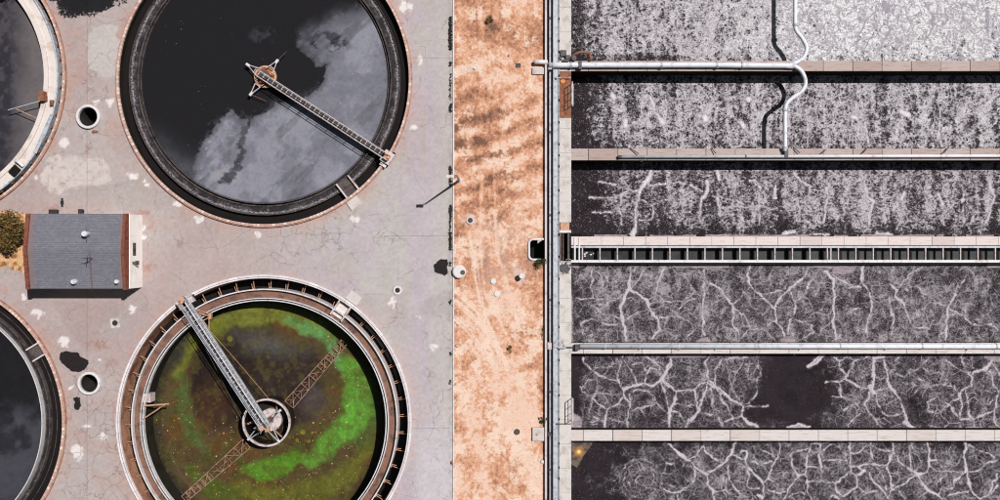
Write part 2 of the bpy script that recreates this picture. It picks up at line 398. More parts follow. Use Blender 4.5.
def dirt_attrs(x, y):
    wx = x+(fbm(x, y, 10, 4, 5)-.5)*12; wy = y+(fbm(x, y, 10, 4, 6)-.5)*12
    n1 = fbm(wx, wy, 34, 5, 101); n2 = fbm(x, y, 9, 5, 102, .65); n3 = fbm(x, y, 2.6, 4, 103, .7)
    wave = .5+.5*np.sin((wy+.35*wx)/5.2+3*n1)
    top = 1-sstep(y, 150, 260)
    v = .475+.40*(n1-.5)+.30*(n2-.5)+.30*(n3-.5)
    wv2 = .5+.5*np.sin((y+.28*x)/3.4+5*fbm(x, y, 26, 3, 181)); v = v+(wv2-.5)*.20*np.exp(-((y-150)/70)**2)+.30*(fbm(x, y*.22, 13, 4, 183)-.5)*sstep(y, 300, 400)-.03*sstep(y, 340, 420)
    v = v + .10*np.exp(-((y-205)/55)**2)*(n2 > 0)*(.6+.4*np.cos((x-478)/16)) - .05*sstep(y, 330, 420)
    for bx, by, rx, ry, k in ((468,30,16,14,.16),(490,28,8,12,.2),(472,95,14,18,.14),(512,55,20,18,.02),(500,190,40,18,.08),(470,214,12,20,.12),(520,258,22,14,.10),(535,225,16,24,.07),
                              (523,282,20,12,.15),(480,300,14,18,.06),(504,447,10,16,.17),(470,340,12,20,.08),(462,425,10,20,.06),(500,390,10,26,.05),(535,300,9,20,.05),(484,268,10,14,.08)):
        v = v+.5*k*(1-sstep(blob(wx, wy, bx, by, rx, ry), .2, 1.1))
    # wheel tracks: pale fans and long thin stripes
    tr = 0
    for pts, wd in (([(456,292),(478,312),(500,352)], 5), ([(456,300),(484,326),(506,362)], 3.5), ([(476,284),(486,318),(508,368)], 4), ([(482,176),(480,232),(484,290),(512,345)], 3), ([(494,170),(497,250),(520,330)], 2.0), ([(470,232),(476,290)],2.5)):
        d = segdist(x+(n2-.5)*3, y, [(a, b, wd) for a, b in pts]); tr = np.maximum(tr, (1-sstep(d, -1.5, 1.5))*sstep(n3, .25, .6))
    v = v-.17*tr
    for px_ in (477, 486.5, 492, 500):
        v = v+.05*np.exp(-((x+2*(n1-.5)*4-px_)/.8)**2)*sstep(n2, .35, .5)*(1-sstep(y, 250, 300))
    v = v + .10*(1-sstep(x, 455, 459))*sstep(n2, .3, .6) + .06*sstep(x, 540, 545)
    v = v+.20*(fbm(x, y, 1.6, 3, 160, .8)-.5)+.08*(fbm(wx, y, 4.2, 4, 170, .7)-.5)
    col = np.tile(CA(244,208,186), (len(x), 1))
    col = mixc(col, CA(226,170,136), sstep(v, .38, .49)); col = mixc(col, CA(190,136,108), sstep(v, .49, .60)); col = mixc(col, CA(128,94,80), sstep(v, .60, .74))
    dd = 9.0
    for pts in ([(456,290),(478,310),(498,350),(503,366)], [(456,302),(482,324),(506,362)], [(476,270),(484,316),(507,368)], [(456,318),(470,332),(492,362)]):
        d_ = np.abs(segdist(x+(n2-.5)*2, y+(n1-.5)*4, [(a, b, 0) for a, b in pts])-1.6); dd = np.minimum(dd, d_)
    rut = (1-sstep(dd, .3, 1.3))*sstep(n3, .3, .6)*sstep(n2, .3, .5)
    col = mixc(col, CA(250,226,208), rut*.75); col = mixc(col, CA(178,140,122), (1-sstep(np.abs(dd-2.2), .2, .9))*.3*sstep(n3, .35, .55))
    lite = sstep(fbm(wx, wy, 14, 5, 140, .6), .54, .66)*(1-sstep(v, .5, .62))
    col = mixc(col, CA(250,226,206), lite*.7)
    gry = 1-sstep(blob(x, y, 502, 262, 40, 60), .3, 1); col = mixc(col, CA(206,170,154), gry*sstep(n2, .4, .6)*.5)
    for bx, by, r in ((522,276,9),(470,220,8),(474,68,5)):
        col = mixc(col, CA(232,212,202), (1-sstep(blob(wx, wy, bx, by, r, r), .5, 1))*.6)
    return {'Col': np.clip(col, .01, .9)}
t = NT('dry_dirt', 0.95, 0.1)
ca = t.attr('Col').outputs['Color']; f1 = t.noise(9, 6, 0.8); f2 = t.noise(3.2, 6, 0.8, 0.6)
c = t.mix(1.0, ca, t.math('MULTIPLY_ADD', f1.outputs[0], 1.7, 0.14), 'MULTIPLY')
c = t.mix(t.math('MULTIPLY', t.smooth(f2.outputs[0], .56, .66), .55), c, C(138,94,70))
f3 = t.noise(6.0, 5, 0.8, vec=t.mapping((1,1,1), loc=(31,7,3))); c = t.mix(t.math('MULTIPLY', t.smooth(f3.outputs[0], .6, .68), .6), c, C(255,232,214))
t.color(c); t.bump(f1.outputs[0], 0.5, 0.04); M['dirt'] = t.m
def dirt_keep(cx, cy):
    p = W(529.0, 239.0); q = W(545.5, 260.0)
    return ~((cx > p.x) & (cx < q.x) & (cy < p.y) & (cy > q.y))
dirt = grid_mesh('dirt_ground', (np.concatenate([np.arange(454.4, 544.8, .5), [545.0]])-500)*.1, (250-np.concatenate([np.arange(-95, -11, 3), np.arange(-11, 511, .5), np.arange(512, 601, 3)]))*.1, 0.0, M['dirt'], dirt_keep, dirt_attrs)

b = MB()
x0, x1, y0, y1 = -76.0, 60.0, -35.0, 34.5
for (a0, b0, a1, b1) in ((-1500,-1500,x0,1500),(x1,-1500,1500,1500),(x0,y1,x1,1500),(x0,-1500,x1,y0)): b.add([(a0,b0,0),(a1,b0,0),(a1,b1,0),(a0,b1,0)], [(0,1,2,3)])
M['far'] = weathered('dry_land', C(212,172,146), C(150,120,96), .5, .05, grain=.3)
tag(mk('far_ground', b, M['far'], origin=(0,0,0)), kind='structure')
b = MB(); b.box(W(452.9,0).x, W(0,600).y, -.2, W(454.3,0).x, W(0,-95).y, 0.11)
tag(mk('kerb', b, M['white_paint']), kind='structure')

# ------------------------------------------------------------ aeration basins: foam on black water
# veins of foam traced off the photo: (tile scale, tile x, tile y, [ [width, (x,y), ...], ... ])
VE = []
def V(s, ox, oy, *ls):
    for l in ls:
        w0 = l[0]; pts = []
        for q in l[1:]:
            pts.append((ox+q[0]/s, oy+q[1]/s, q[2] if len(q) > 2 else w0))
        VE.append(pts)
s = 5.553
V(s,570,260,[1.5,(335,30),(335,100,2),(330,155,5),(300,200,4),(285,240,3),(290,310,3),(300,360,4),(310,440,4)],[2.4,(345,165),(380,190),(425,225,3.5),(445,270),(490,330),(500,390),(450,440)],
 [1.5,(345,155),(380,110),(420,50)],[2,(425,225),(475,200),(490,130),(520,50,3)],[1,(445,240),(520,230),(620,230),(690,180)],[1.2,(330,155),(270,210),(200,220),(130,215),(30,210)],
 [1,(270,215),(200,245),(120,255)],[1.2,(120,50),(170,75),(185,130),(190,190)],[1.2,(120,60),(120,150),(130,210)],[1,(300,360),(200,360),(120,330),(60,350),(70,420)],[1,(320,330),(380,290),(440,280)],
 [1,(500,320),(600,310),(660,340),(695,390),(650,430)],[2.1,(745,60),(745,200),(735,280),(745,420)],[1.1,(740,70),(690,60),(640,80),(680,160),(720,200)],[1,(600,270),(660,220),(700,210)],[1,(130,260),(180,300),(280,320)])
V(s,710,260,[2,(215,30),(215,130,3),(250,175),(310,220),(360,270,3),(375,340),(410,420)],[2,(0,130),(60,165),(130,260,3),(128,370),(155,400),(160,450)],[1.5,(130,260),(190,180),(215,150)],
 [2.2,(360,260),(400,200),(450,150),(520,100),(540,50)],[1,(300,190),(400,170)],[1.5,(435,410),(440,340),(470,290),(475,230,3),(450,180)],[1.2,(475,230),(530,190),(550,130),(600,90)],
 [3,(640,60,5),(685,110),(690,200),(685,340),(700,440)],[1.5,(685,80),(760,130),(833,150)],[1.1,(470,330),(560,360),(580,400),(520,430)],[1,(140,270),(200,320),(220,380)],[1,(170,430),(210,390),(290,380),(370,330)],[1,(620,390),(660,350)],[1,(780,280),(833,270)])
V(s,850,260,[2.2,(70,40,4),(70,130),(110,180),(125,260,3),(95,350),(90,410)],[1,(0,150),(60,150)],[1.8,(220,130),(265,165),(260,210),(300,240),(330,330),(360,380),(440,380)],[1.5,(220,200),(225,260),(240,330),(230,420)],
 [1,(265,165),(340,80),(400,40)],[1,(370,140),(400,180),(450,195)],[2.2,(600,140),(570,220),(540,270,3),(540,340),(530,440,4)],[1.4,(610,150),(640,90)],[1,(540,250),(460,240)],[1,(440,380),(470,330),(450,280)],
 [1,(640,260),(640,330),(690,360),(780,360),(830,390)],[1,(560,270),(620,300)],[1,(500,410),(530,400)])
V(s,570,350,[1.6,(75,40),(75,70),(130,120),(180,150),(260,170),(290,210),(300,265,3),(330,290)],[2,(300,265),(270,300),(215,330),(200,360),(195,430,3)],[1.2,(295,30),(280,90),(260,150),(280,200)],[1.8,(330,250),(330,320),(320,430)],
 [2.5,(300,215),(370,190),(410,190),(460,200),(510,160,5),(550,90,5),(560,50)],[1.1,(350,230),(430,220),(470,260),(460,310),(400,320),(340,340)],[1.5,(410,185),(430,130),(450,100),(490,110),(500,150)],
 [2,(510,165,4),(550,200),(590,225),(690,225),(705,290),(710,340)],[2,(590,225),(580,290),(550,340,4),(545,400,3),(545,430)],[1.3,(510,180),(540,290),(550,340)],[2,(690,220),(720,190),(770,180),(760,120),(750,60),(800,20)],
 [2,(770,180),(740,270),(710,350,3.5),(660,390),(640,430)],[1,(550,340),(600,350),(640,400)],[1,(575,300),(690,310)],[1,(60,210),(100,165),(150,170),(150,240),(120,270),(65,230),(55,200)],[.8,(150,240),(280,250)],
 [1,(120,270),(180,320),(215,330)],[1,(120,270),(100,350),(190,400)],[1,(110,400),(150,390),(195,400)],[.8,(345,80),(400,70),(420,110)],[.9,(300,60),(340,110),(370,180)],[1,(470,270),(520,340)],[.8,(140,95),(240,95)],
 [2,(770,180),(833,240)],[1,(785,210),(800,350)],[1,(720,350),(833,370)],[1.5,(410,20),(500,90),(500,150)])
V(s,710,350,[2.5,(0,170),(50,220),(110,270),(185,315),(180,370),(220,410,4),(260,430)],[1.5,(55,220),(55,260),(100,320),(130,380),(80,400)],[1,(0,220),(20,290),(45,370),(70,430)],[1.5,(30,110),(60,60),(140,40),(200,40)],
 [1.2,(30,110),(30,190)],[.8,(90,90),(110,150),(120,220),(180,300)],[.7,(200,80),(250,80),(290,110),(260,180),(255,260),(190,310)],[.7,(190,320),(320,310)],[1.5,(130,380),(185,370)],[.8,(215,60),(205,120)],
 [6,(545,90,4),(575,75),(630,25)],[8,(440,430,5),(490,425,10),(545,432,4)],[1.4,(650,175),(720,185),(755,150),(790,90),(800,60),(760,40),(720,60),(725,100),(755,130)],[1.4,(755,160),(820,200)],[.9,(720,190),(730,260),(800,290),(830,320)],
 [.8,(680,255),(780,275)],[.7,(740,330),(820,300)],[1,(770,420),(830,350)],[.7,(690,45),(720,60)])
V(s,850,350,[4,(130,40),(190,40)],[3,(130,60),(125,220,4)],[2.4,(190,60),(205,150),(210,200),(260,250),(300,330),(320,410,5)],[1,(125,160),(190,150)],[5,(110,200),(130,240)],[1.5,(145,230),(205,215)],[1.5,(0,175),(60,205),(110,215)],
 [1.2,(145,240),(150,300),(190,360),(250,370),(300,340)],[1.2,(110,240),(80,290),(100,350),(130,370),(170,430)],[1,(0,80),(50,50),(110,40)],[4,(300,400),(360,440)],[1,(260,130),(300,150),(370,110),(430,60)],
 [2,(680,150),(680,190),(640,210),(610,250),(620,300),(610,370)],[1.2,(680,150),(650,130),(620,60),(620,25)],[2.2,(680,130),(760,100,4),(790,60)],[2,(790,70),(833,130)],[1.8,(775,110),(790,180),(820,230),(810,290),(800,400),(830,430)],
 [1.5,(650,220),(655,300),(665,370),(690,380),(770,350),(800,340)],[2,(680,380),(690,430)],[2,(610,380),(680,380)],[1.2,(550,300),(600,370)],[1,(575,200),(610,260),(560,290)],[.7,(430,290),(430,340),(490,350),(550,310),(480,260),(430,290)],
 [.7,(350,250),(390,210),(530,190)],[.7,(310,190),(350,190),(390,220)],[.7,(370,150),(430,190),(560,200)],[.8,(530,50),(600,110),(660,130)],[.8,(700,290),(770,300),(790,270)],[.8,(670,40),(680,100)],[1.2,(300,0),(250,60)],[8,(770,30),(810,30)])
s = 7.143
V(s,570,430,[2.5,(710,100),(780,160),(830,210),(857,220)],[1,(680,240),(740,240),(760,280),(720,330),(650,300)],[2,(650,410),(700,440),(770,440),(857,400)],[1.5,(770,440),(775,500)])
V(s,680,430,[1.4,(10,165,2.5),(60,210),(100,190),(140,130),(170,110),(190,160),(260,210),(320,230)],[2,(60,210),(100,260),(140,290),(190,315)],[2.5,(190,315),(260,265),(330,230),(370,170,3.5),(400,90)],[2.2,(190,315),(195,390),(240,440),(240,500)],
 [1.1,(100,270),(110,340),(90,390),(0,440)],[1.2,(240,450),(320,430),(350,460)],[.9,(230,380),(320,340),(290,420)],[1.8,(345,260),(355,350),(400,420),(450,470)],[.8,(330,350),(330,420)],[2.2,(440,150),(480,150),(465,220),(490,270),(550,330),(600,380),(605,480)],
 [1,(385,180),(460,215)],[1,(490,220),(580,245),(650,225)],[1,(490,280),(480,400),(500,420),(570,410)],[1.8,(600,380),(640,330),(650,260),(690,200),(715,150),(705,90)],[1,(570,140),(620,160),(680,200)],[1.8,(840,140),(800,170),(790,260),(850,330)],
 [1.6,(850,330),(780,420),(750,490)],[1,(630,430),(700,450),(750,440)],[3,(560,460),(600,490)],[.8,(640,350),(700,400)])
V(s,790,430,[1.8,(0,410),(70,320),(105,320),(120,240),(135,150),(150,100),(190,85),(215,110),(210,180),(220,250)],[1.8,(105,320),(130,370),(120,430),(150,490)],[1.2,(20,170),(10,240),(40,300),(70,320)],[.8,(20,160),(120,130)],[1.4,(125,260),(200,265)],
 [1.2,(130,370),(205,350),(225,310),(225,250)],[1.6,(210,350),(260,375),(320,385),(370,340),(430,300)],[1.7,(320,385),(340,450),(380,470),(470,410),(480,330)],[1.4,(430,85),(435,160),(430,260),(440,300),(480,330)],[.9,(225,150),(290,110),(400,120),(400,220),(230,215)],
 [1.4,(435,165),(480,165),(530,120),(580,115)],[1.5,(575,90),(580,160),(600,245)],[1.5,(440,260),(520,245),(600,245),(690,250),(740,160),(740,90)],[3,(500,260),(530,290),(490,325)],[2,(560,300),(600,370),(660,430),(700,480)],[1,(620,260),(680,380),(690,430)],
 [1.5,(690,250),(720,350),(720,430),(700,480)],[1.4,(470,400),(530,450),(620,440)],[.8,(590,110),(650,140),(740,155)],[1,(0,470),(60,440),(110,450)],[1.5,(270,490),(310,460),(350,490)])
V(s,890,430,[1.5,(20,80),(30,150),(0,190)],[1,(150,90),(165,130)],[1.4,(40,180),(60,220),(120,260),(180,320),(210,330)],[1.2,(140,160),(150,270),(185,320)],[2.4,(185,320),(240,400),(280,430,3.5),(330,460),(380,490)],[2,(185,320,4),(250,310),(270,280),(285,210,3),(285,150),(265,90)],
 [1,(285,210),(340,215),(400,220)],[1,(285,250),(340,290),(410,300),(520,300)],[.8,(410,300),(360,360)],[1.3,(170,330),(110,380),(60,400),(10,430)],[2.4,(540,95),(530,200),(545,300,4)],[2,(545,300),(460,360),(450,400)],[1.4,(545,300),(640,295),(670,260),(710,225),(760,220)],
 [1.8,(555,310),(570,400),(600,460),(650,485),(720,460),(770,400)],[1.8,(560,110),(620,140),(690,165),(750,190)],[1.2,(770,310),(770,350),(730,380),(710,460)],[1,(340,460),(370,420),(440,410)],[1,(420,470),(560,440)],[1,(280,430),(220,470)],[2,(0,330),(20,430)],[1,(60,440),(120,490)])
s = 6.253
V(s,570,160,[6,(505,60,4),(490,120),(465,160)],[2.5,(465,160,4),(430,200),(430,240),(410,270),(415,340),(405,420),(390,470,6)],[1.3,(430,190),(350,200),(320,220,2.5),(310,300),(325,400)],[1.8,(180,135),(280,150)],[.8,(120,235),(300,235)],
 [1,(140,330),(260,325),(310,300)],[4,(865,130),(855,190),(820,240)],[2,(820,200),(760,160)],[1,(520,280),(580,255),(680,245),(760,205)],[.8,(490,160),(600,150),(700,140)],[1.8,(820,240),(810,320),(800,370)],[1,(430,240),(520,290),(520,370),(440,375)],[1.5,(920,220),(938,300)])
V(s,710,160,[4,(410,160,3),(405,235)],[2.2,(45,240),(65,350)],[4,(60,120),(45,60)],[2.5,(730,180,4),(735,230),(715,310),(710,390)],[2,(530,80),(560,120),(630,170),(620,240)],[2,(555,250),(555,380)],[1.2,(240,130),(290,130),(310,180),(305,260),(310,400)],
 [4,(460,465),(540,445)],[2,(650,465),(740,462)],[1.5,(150,250),(160,150)],[1,(100,300),(310,290),(420,310)])
V(s,850,160,[2.5,(95,90),(95,160),(110,230)],[3.2,(110,230),(150,260),(120,340),(120,400)],[1.2,(160,290),(210,330),(225,400)],[1.5,(355,100),(355,170)],[3.5,(345,200),(325,245)],[1,(330,250),(330,350),(290,430)],[1.5,(600,150),(580,200)],[4.5,(550,215),(575,280,3)],
 [1,(580,290),(580,400)],[1.2,(705,180),(705,250)],[4.5,(703,255),(706,260)],[1,(710,280),(712,390)],[2,(880,90),(880,160),(900,230),(880,300),(855,390)],[4,(170,465),(250,467)])
V(6.253,570,75,[6,(265,130),(280,140)],[6,(345,290),(350,315,5),(380,310,2)],[6,(570,285),(585,300)],[4,(300,215),(320,225)],[3,(535,235),(550,250),(560,280)],[6,(840,265),(855,275)],[2.5,(690,240),(695,245)],[3,(505,140),(530,210)],[1.2,(390,300),(430,290),(500,260)],[1,(260,300),(290,380),(340,400)])
V(3.03,670,0,[6,(235,300),(238,302)],[7,(105,355),(108,362)],[6,(213,375),(220,385)],[5,(555,352),(565,360)],[6,(700,335),(720,350)],[2,(820,330),(815,420)],[1.8,(590,360),(600,430)])
GV = []   # grey veins through the white foam of the first basin
_k = len(VE)
V(4.545,780,0,[7,(480,25,9),(485,50,5)],[1.4,(450,40),(390,90),(350,180),(345,230)],[1.4,(490,50),(490,130),(560,200),(580,215)],[1.4,(490,150),(450,230)],[1.5,(660,30),(700,80,2.5),(680,160),(650,200)],[1.5,(750,40),(760,90)],[1.5,(830,20),(830,100),(810,110)],
 [2,(940,50,4),(945,150)],[1.4,(270,40),(265,90)],[1.2,(130,60),(130,150),(200,130)],[1.2,(205,50),(205,200)],[1.1,(560,30),(480,20)],[1.1,(640,60),(560,90)],[2,(800,210),(795,220)],[1.1,(700,90),(760,90)])
GV = VE[_k:]; VE = VE[:_k]

BAS = [('A', -95, 66, -2.2, 1.0), ('B', 66, 154, -2.2, .5), ('C', 154, 242, -2.2, .5), ('D', 254, 348, -.85, .5), ('E', 348, 435.5, -1.1, .5), ('F', 435.5, 600, -1.5, .5)]
YW = {'A':(-95,66),'B':(66,154),'C':(154,242),'D':(254,348),'E':(348,435.5),'F':(435.5,600)}
def foam_attrs(key):
    def fn(x, y):
        wx = x+(fbm(x, y, 7, 4, 201)-.5)*4.2+(fbm(x, y, 2.2, 2, 203)-.5)*1.4; wy = y+(fbm(x, y, 7, 4, 202)-.5)*4.2+(fbm(x, y, 2.2, 2, 204)-.5)*1.4
        v = np.full(x.shape, -6.0); g = np.full(x.shape, -6.0); wn_ = fbm(x, y, 5, 3, 231)
        ymin, ymax = y.min()-4, y.max()+4
        for P_ in VE:
            yy = [p[1] for p in P_]
            if max(yy) < ymin or min(yy) > ymax: continue
            xx = [p[0] for p in P_]; sel = (x > min(xx)-10) & (x < max(xx)+10) & (y > min(yy)-10) & (y < max(yy)+10)
            thin = [(p[0], p[1], p[2]*(.52 if p[2] < 2.3 else .66) if key in 'DEF' else p[2]*.8) for p in P_]
            v[sel] = np.maximum(v[sel], -segdist(wx[sel], wy[sel], thin)+1.7*(wn_[sel]-.5))
        if key == 'A':
            for P_ in GV: g = np.maximum(g, -segdist(wx, wy, P_))
        n1 = fbm(x, y, 20, 5, 211); n2 = fbm(wx, wy, 6, 5, 212)
        col_n = .5+2.6*(.6*fbm(x+6*(n2-.5), y*.10, 6.5, 3, 213)+.4*fbm(x, y*.4, 9, 4, 219)-.5)           # vertical streaks
        left = sstep(x+14*(n1-.5), 572, 610)
        shelf = np.zeros(x.shape)
        if key == 'A':
            d = .66+.28*sstep(x, 660, 800)+.42*(col_n-.5)*(1-.55*sstep(x, 700, 820)); d = d*(.38+.62*sstep(x+20*(n2-.5), 574, 600))
            d = d-.34*sstep(y+8*(n2-.5), 50, 60)*(1-.35*sstep(x,600,800)); st = .0*x; 
            bright = .28+.72*sstep(x+60*(n1-.5), 690, 830)-.35*sstep(fbm(x, y*.35, 12, 4, 217), .55, .7)*sstep(x, 700, 800)
        elif key == 'B':
            d = .57+.10*sstep(x, 640, 760)+.46*(col_n-.5); d = d*(.15+.85*sstep(x+26*(n2-.5), 578, 622)); d = d-.12*sstep(y, 132, 146)
            st = .0*x; bright = .22+.2*sstep(x, 850, 900)*sstep(n2, .4, .6)
        elif key == 'C':
            d = .49+.09*sstep(x, 700, 800)+.46*(col_n-.5); d = d*(.05+.95*sstep(x+22*(n2-.5), 588, 626))
            d = d-.34*sstep(y+10*(n2-.5)-5*np.sin(x/9), 218, 234); st = .12+0*x; bright = .08+0*x
            shelf = (1-sstep(np.abs(y-236), .4, 1.2+4*(fbm(x, x*0, 20, 3, 9)-.35)))*(fbm(x, x*0, 14, 3, 19) > .45)
        elif key == 'D':
            d = .56+.5*(n1-.5)+.8*(n2-.5); d = d*(.5+.5*sstep(x+22*(n2-.5)+abs(y-300)*.3, 572, 606)); d = d-.22*sstep(x-.4*(y-270)+14*(n2-.5), 975, 985)-.16*(1-sstep(blob(x,y,945,275,26,16), .4,1))
            st = .8+0*x; bright = .1+0*x
            for a, b_ in ((570,582),(670,732),(810,860),(984,1060)):
                shelf = np.maximum(shelf, (1-sstep(y, 266, 269.5+3*(n2-.5)))*sstep(x, a, a+6)*(1-sstep(x, b_-6, b_)))
            shelf = np.maximum(shelf, 1-sstep(blob(wx, wy, 844, 267, 13, 8), .85, 1.0))
            shelf = np.maximum(shelf, 1-sstep(blob(wx, wy, 787, 341, 7, 5), .8, 1.0))
            shelf = np.maximum(shelf, 1-sstep(blob(wx, wy, 703, 342, 8, 4), .8, 1.0))
            shelf = np.maximum(shelf, (1-sstep(x+3*n2, 573, 576))*sstep(y, 280, 300)*.7)
            shelf = np.maximum(shelf, .6*sstep(y+2*(n2-.5), 341, 344))
        elif key == 'E':
            d = .37+.4*(n1-.5)+.6*(n2-.5)
            for bx, by, rx, ry, k in ((620,395,40,30,.06),(695,370,24,24,.14),(740,372,20,26,.20),(932,370,28,22,.16),(862,375,12,20,.1),(885,395,16,14,.12),(958,400,20,16,.05),(640,365,40,16,.05)): d = d+k*(1-sstep(blob(x, y, bx, by, rx, ry), .4, 1.1))
            void = np.maximum(1-sstep(blob(wx+30*(n2-.5), wy+30*(n1-.5), 796, 390, 50, 70), .45, 1.12), .9*(1-sstep(blob(wx, wy, 762, 412, 26, 24), .4, 1)))
            void = np.maximum(void, 1-sstep(x+16*(n2-.5), 576, 590)); void = np.maximum(void, .6*(1-sstep(blob(x, y, 915, 408, 18, 20), .5, 1)))
            d = d*(1-.92*void); st = 1+0*x; bright = .1+0*x
            shelf = np.maximum((1-sstep(y, 356.5, 358.5))*sstep(x, 664, 670)*(1-sstep(x, 702, 710)), 1-sstep(blob(wx, wy, 996, 356, 10, 6), .8, 1))
            shelf = np.maximum(shelf, 1-sstep(blob(x, y, 574, 424, 9, 12), .5, 1.2))
            shelf = np.maximum(shelf, 1-sstep(blob(wx, wy, 683, 430, 12, 3), .8, 1)); shelf = np.maximum(shelf, 1-sstep(blob(wx, wy, 977, 429, 24, 2), .8, 1))
        else:
            d = .39+.4*(n1-.5)+.6*(n2-.5); d = d*(.12+.88*sstep(x+44*(n2-.5)+30*(n1-.5)-.15*(470-y), 592, 700)); d = d-.16*(1-sstep(y+6*(n2-.5), 443, 452)); 
            d = d+.16*(1-sstep(blob(wx, wy, 643, 480, 30, 26), .2, 1.1)); st = .95+0*x; bright = .3+.4*(1-sstep(blob(x, y, 647, 452, 14, 14), .4, 1))
            for k, rr in enumerate((5, 9, 13, 17, 21)):
                v = np.maximum(v, .1-np.abs(np.hypot(wx-641, wy-480)-rr)+1.1*(fbm(x, y, 5, 3, 300+k)-.5)*2.4-.62)
            v = np.where(x < 665, np.minimum(v, .25), v)
        return {'vein': v, 'gvein': g, 'dens': np.clip(d, 0, 1.1), 'web': st, 'bright': bright, 'shelf': shelf}
    return fn

def foam_mat(name, stretch, spk, swirl=0.0):
    t = NT(name, 0.6, 0.15)
    A_ = lambda n_: t.attr(n_).outputs['Fac']
    vein, gv, dens, web, brt, shelf = (A_(k) for k in ('vein','gvein','dens','web','bright','shelf'))
    def spread(v, g): return t.math('MULTIPLY_ADD', t.math('SUBTRACT', v, .5), g, .5)
    p = t.warp(t.pos, 0.5, 0.9, 3)
    vf = t.n('ShaderNodeTexVoronoi', feature='F1'); t.L(t.warp(p, 1.6, .5, 2), vf.inputs['Vector']); vf.inputs['Scale'].default_value = 0.42
    sp3 = t.n('ShaderNodeSeparateXYZ'); t.L(p, sp3.inputs[0]); cb = t.n('ShaderNodeCombineXYZ')
    t.L(sp3.outputs[0], cb.inputs[0]); t.inp(cb.inputs[1], t.math('MULTIPLY', sp3.outputs[1], stretch)); t.inp(cb.inputs[2], t.math('MULTIPLY', vf.outputs['Distance'], swirl))
    nA = t.noise(1.9, 6, 0.74, 0.35, vec=cb.outputs[0]).outputs[0]
    nB = t.noise(5.2, 5, 0.8, 0.2, vec=t.mapping((1, 1.0+.35*stretch, 1), vec=t.pos)).outputs[0]
    nM = t.noise(0.75, 4, 0.6, 0.6, vec=t.mapping((1.5, 0.7, 1), loc=(3,8,1))).outputs[0]
    u = t.math('ADD', t.math('ADD', t.math('MULTIPLY', nA, .46), t.math('MULTIPLY', nB, .26)), t.math('MULTIPLY', nM, .28))
    u = spread(u, 4.8)
    vl = t.n('ShaderNodeTexVoronoi', feature='DISTANCE_TO_EDGE'); t.L(t.warp(t.warp(t.mapping((1, .82, 1)), 1.1, .9, 3), 4.5, .16, 3), vl.inputs['Vector']); vl.inputs['Scale'].default_value = 1.35
    vl2 = t.n('ShaderNodeTexVoronoi', feature='DISTANCE_TO_EDGE'); t.L(t.warp(t.warp(t.pos, 2.0, .5, 3), 7, .1, 2), vl2.inputs['Vector']); vl2.inputs['Scale'].default_value = 3.1
    lace = t.math('ADD', t.math('MULTIPLY', t.math('SUBTRACT', .13, vl.outputs[0]), 1.0), t.math('MULTIPLY', t.math('SUBTRACT', .13, vl2.outputs[0]), 1.3))
    u = t.math('ADD', u, t.math('MULTIPLY', lace, t.smooth(web, .6, .2)))
    inv = t.math('SUBTRACT', 1.0, dens)
    cov = t.smooth(u, t.math('SUBTRACT', inv, .08), t.math('ADD', inv, .12))
    # webbed basins: tangles of thin threads instead of clots
    r1 = t.noise(1.5, 5, 0.66, 0.3, vec=cb.outputs[0]).outputs[0]
    r2 = t.noise(2.9, 4, 0.68, 0.2, vec=t.mapping((1,1,1), vec=cb.outputs[0], loc=(4,1,9))).outputs[0]
    tw = t.math('MULTIPLY', t.math('MAXIMUM', t.math('MULTIPLY_ADD', spread(nM, 2.2), .9, -.05), 0.0), t.math('MAXIMUM', t.math('MULTIPLY_ADD', dens, 2.4, -.18), 0.0))
    l1 = t.smooth(t.math('ABSOLUTE', t.math('SUBTRACT', r1, .5)), t.math('MULTIPLY', tw, .042), t.math('MULTIPLY', tw, .010))
    l2 = t.smooth(t.math('ABSOLUTE', t.math('SUBTRACT', r2, .5)), t.math('MULTIPLY', tw, .050), t.math('MULTIPLY', tw, .014))
    thread = t.math('MAXIMUM', l1, t.math('MULTIPLY', l2, .75))
    base_w = t.math('MULTIPLY', t.smooth(u, t.math('SUBTRACT', inv, .1), t.math('ADD', inv, .5)), .26)
    thread = t.math('MAXIMUM', thread, base_w)
    cm = t.n('ShaderNodeMix', data_type='FLOAT'); t.L(t.smooth(web, .2, .6), cm.inputs[0]); t.L(cov, cm.inputs[2]); t.L(thread, cm.inputs[3]); cov = cm.outputs[0]
    # bright thin threads
    nR = t.noise(1.25, 5, 0.62, 0.5, vec=t.mapping((1,1,1), vec=cb.outputs[0], loc=(7,2,5))).outputs[0]
    thr_ = t.math('MAXIMUM', t.math('MULTIPLY_ADD', dens, 1.3, -.10), 0.0)
    fil = t.smooth(t.math('ABSOLUTE', t.math('SUBTRACT', nR, .5)), t.math('MULTIPLY', thr_, t.math('MULTIPLY_ADD', brt, .045, .018)), t.math('MULTIPLY', thr_, .004))
    # procedural foam web between the traced veins
    vo = t.n('ShaderNodeTexVoronoi', feature='DISTANCE_TO_EDGE'); t.L(t.warp(t.warp(t.pos, 0.6, 0.9, 2), 2.2, .25, 3), vo.inputs['Vector']); vo.inputs['Scale'].default_value = 0.58
    vn = spread(t.noise(0.9, 3).outputs[0], 3.0)
    vw = t.smooth(vo.outputs[0], t.math('MULTIPLY', t.math('MULTIPLY', thr_, vn), 0.13), 0.0)
    vw = t.math('MULTIPLY', vw, t.math('MULTIPLY', web, t.smooth(vn, .25, .6)))
    vo2 = t.n('ShaderNodeTexVoronoi', feature='DISTANCE_TO_EDGE'); t.L(t.warp(t.warp(t.pos, 0.8, 0.8, 2), 3.0, .22, 3), vo2.inputs['Vector']); vo2.inputs['Scale'].default_value = 1.15
    vn2 = spread(t.noise(0.6, 3, vec=t.mapping((1,1,1), loc=(21,4,2))).outputs[0], 4.0)
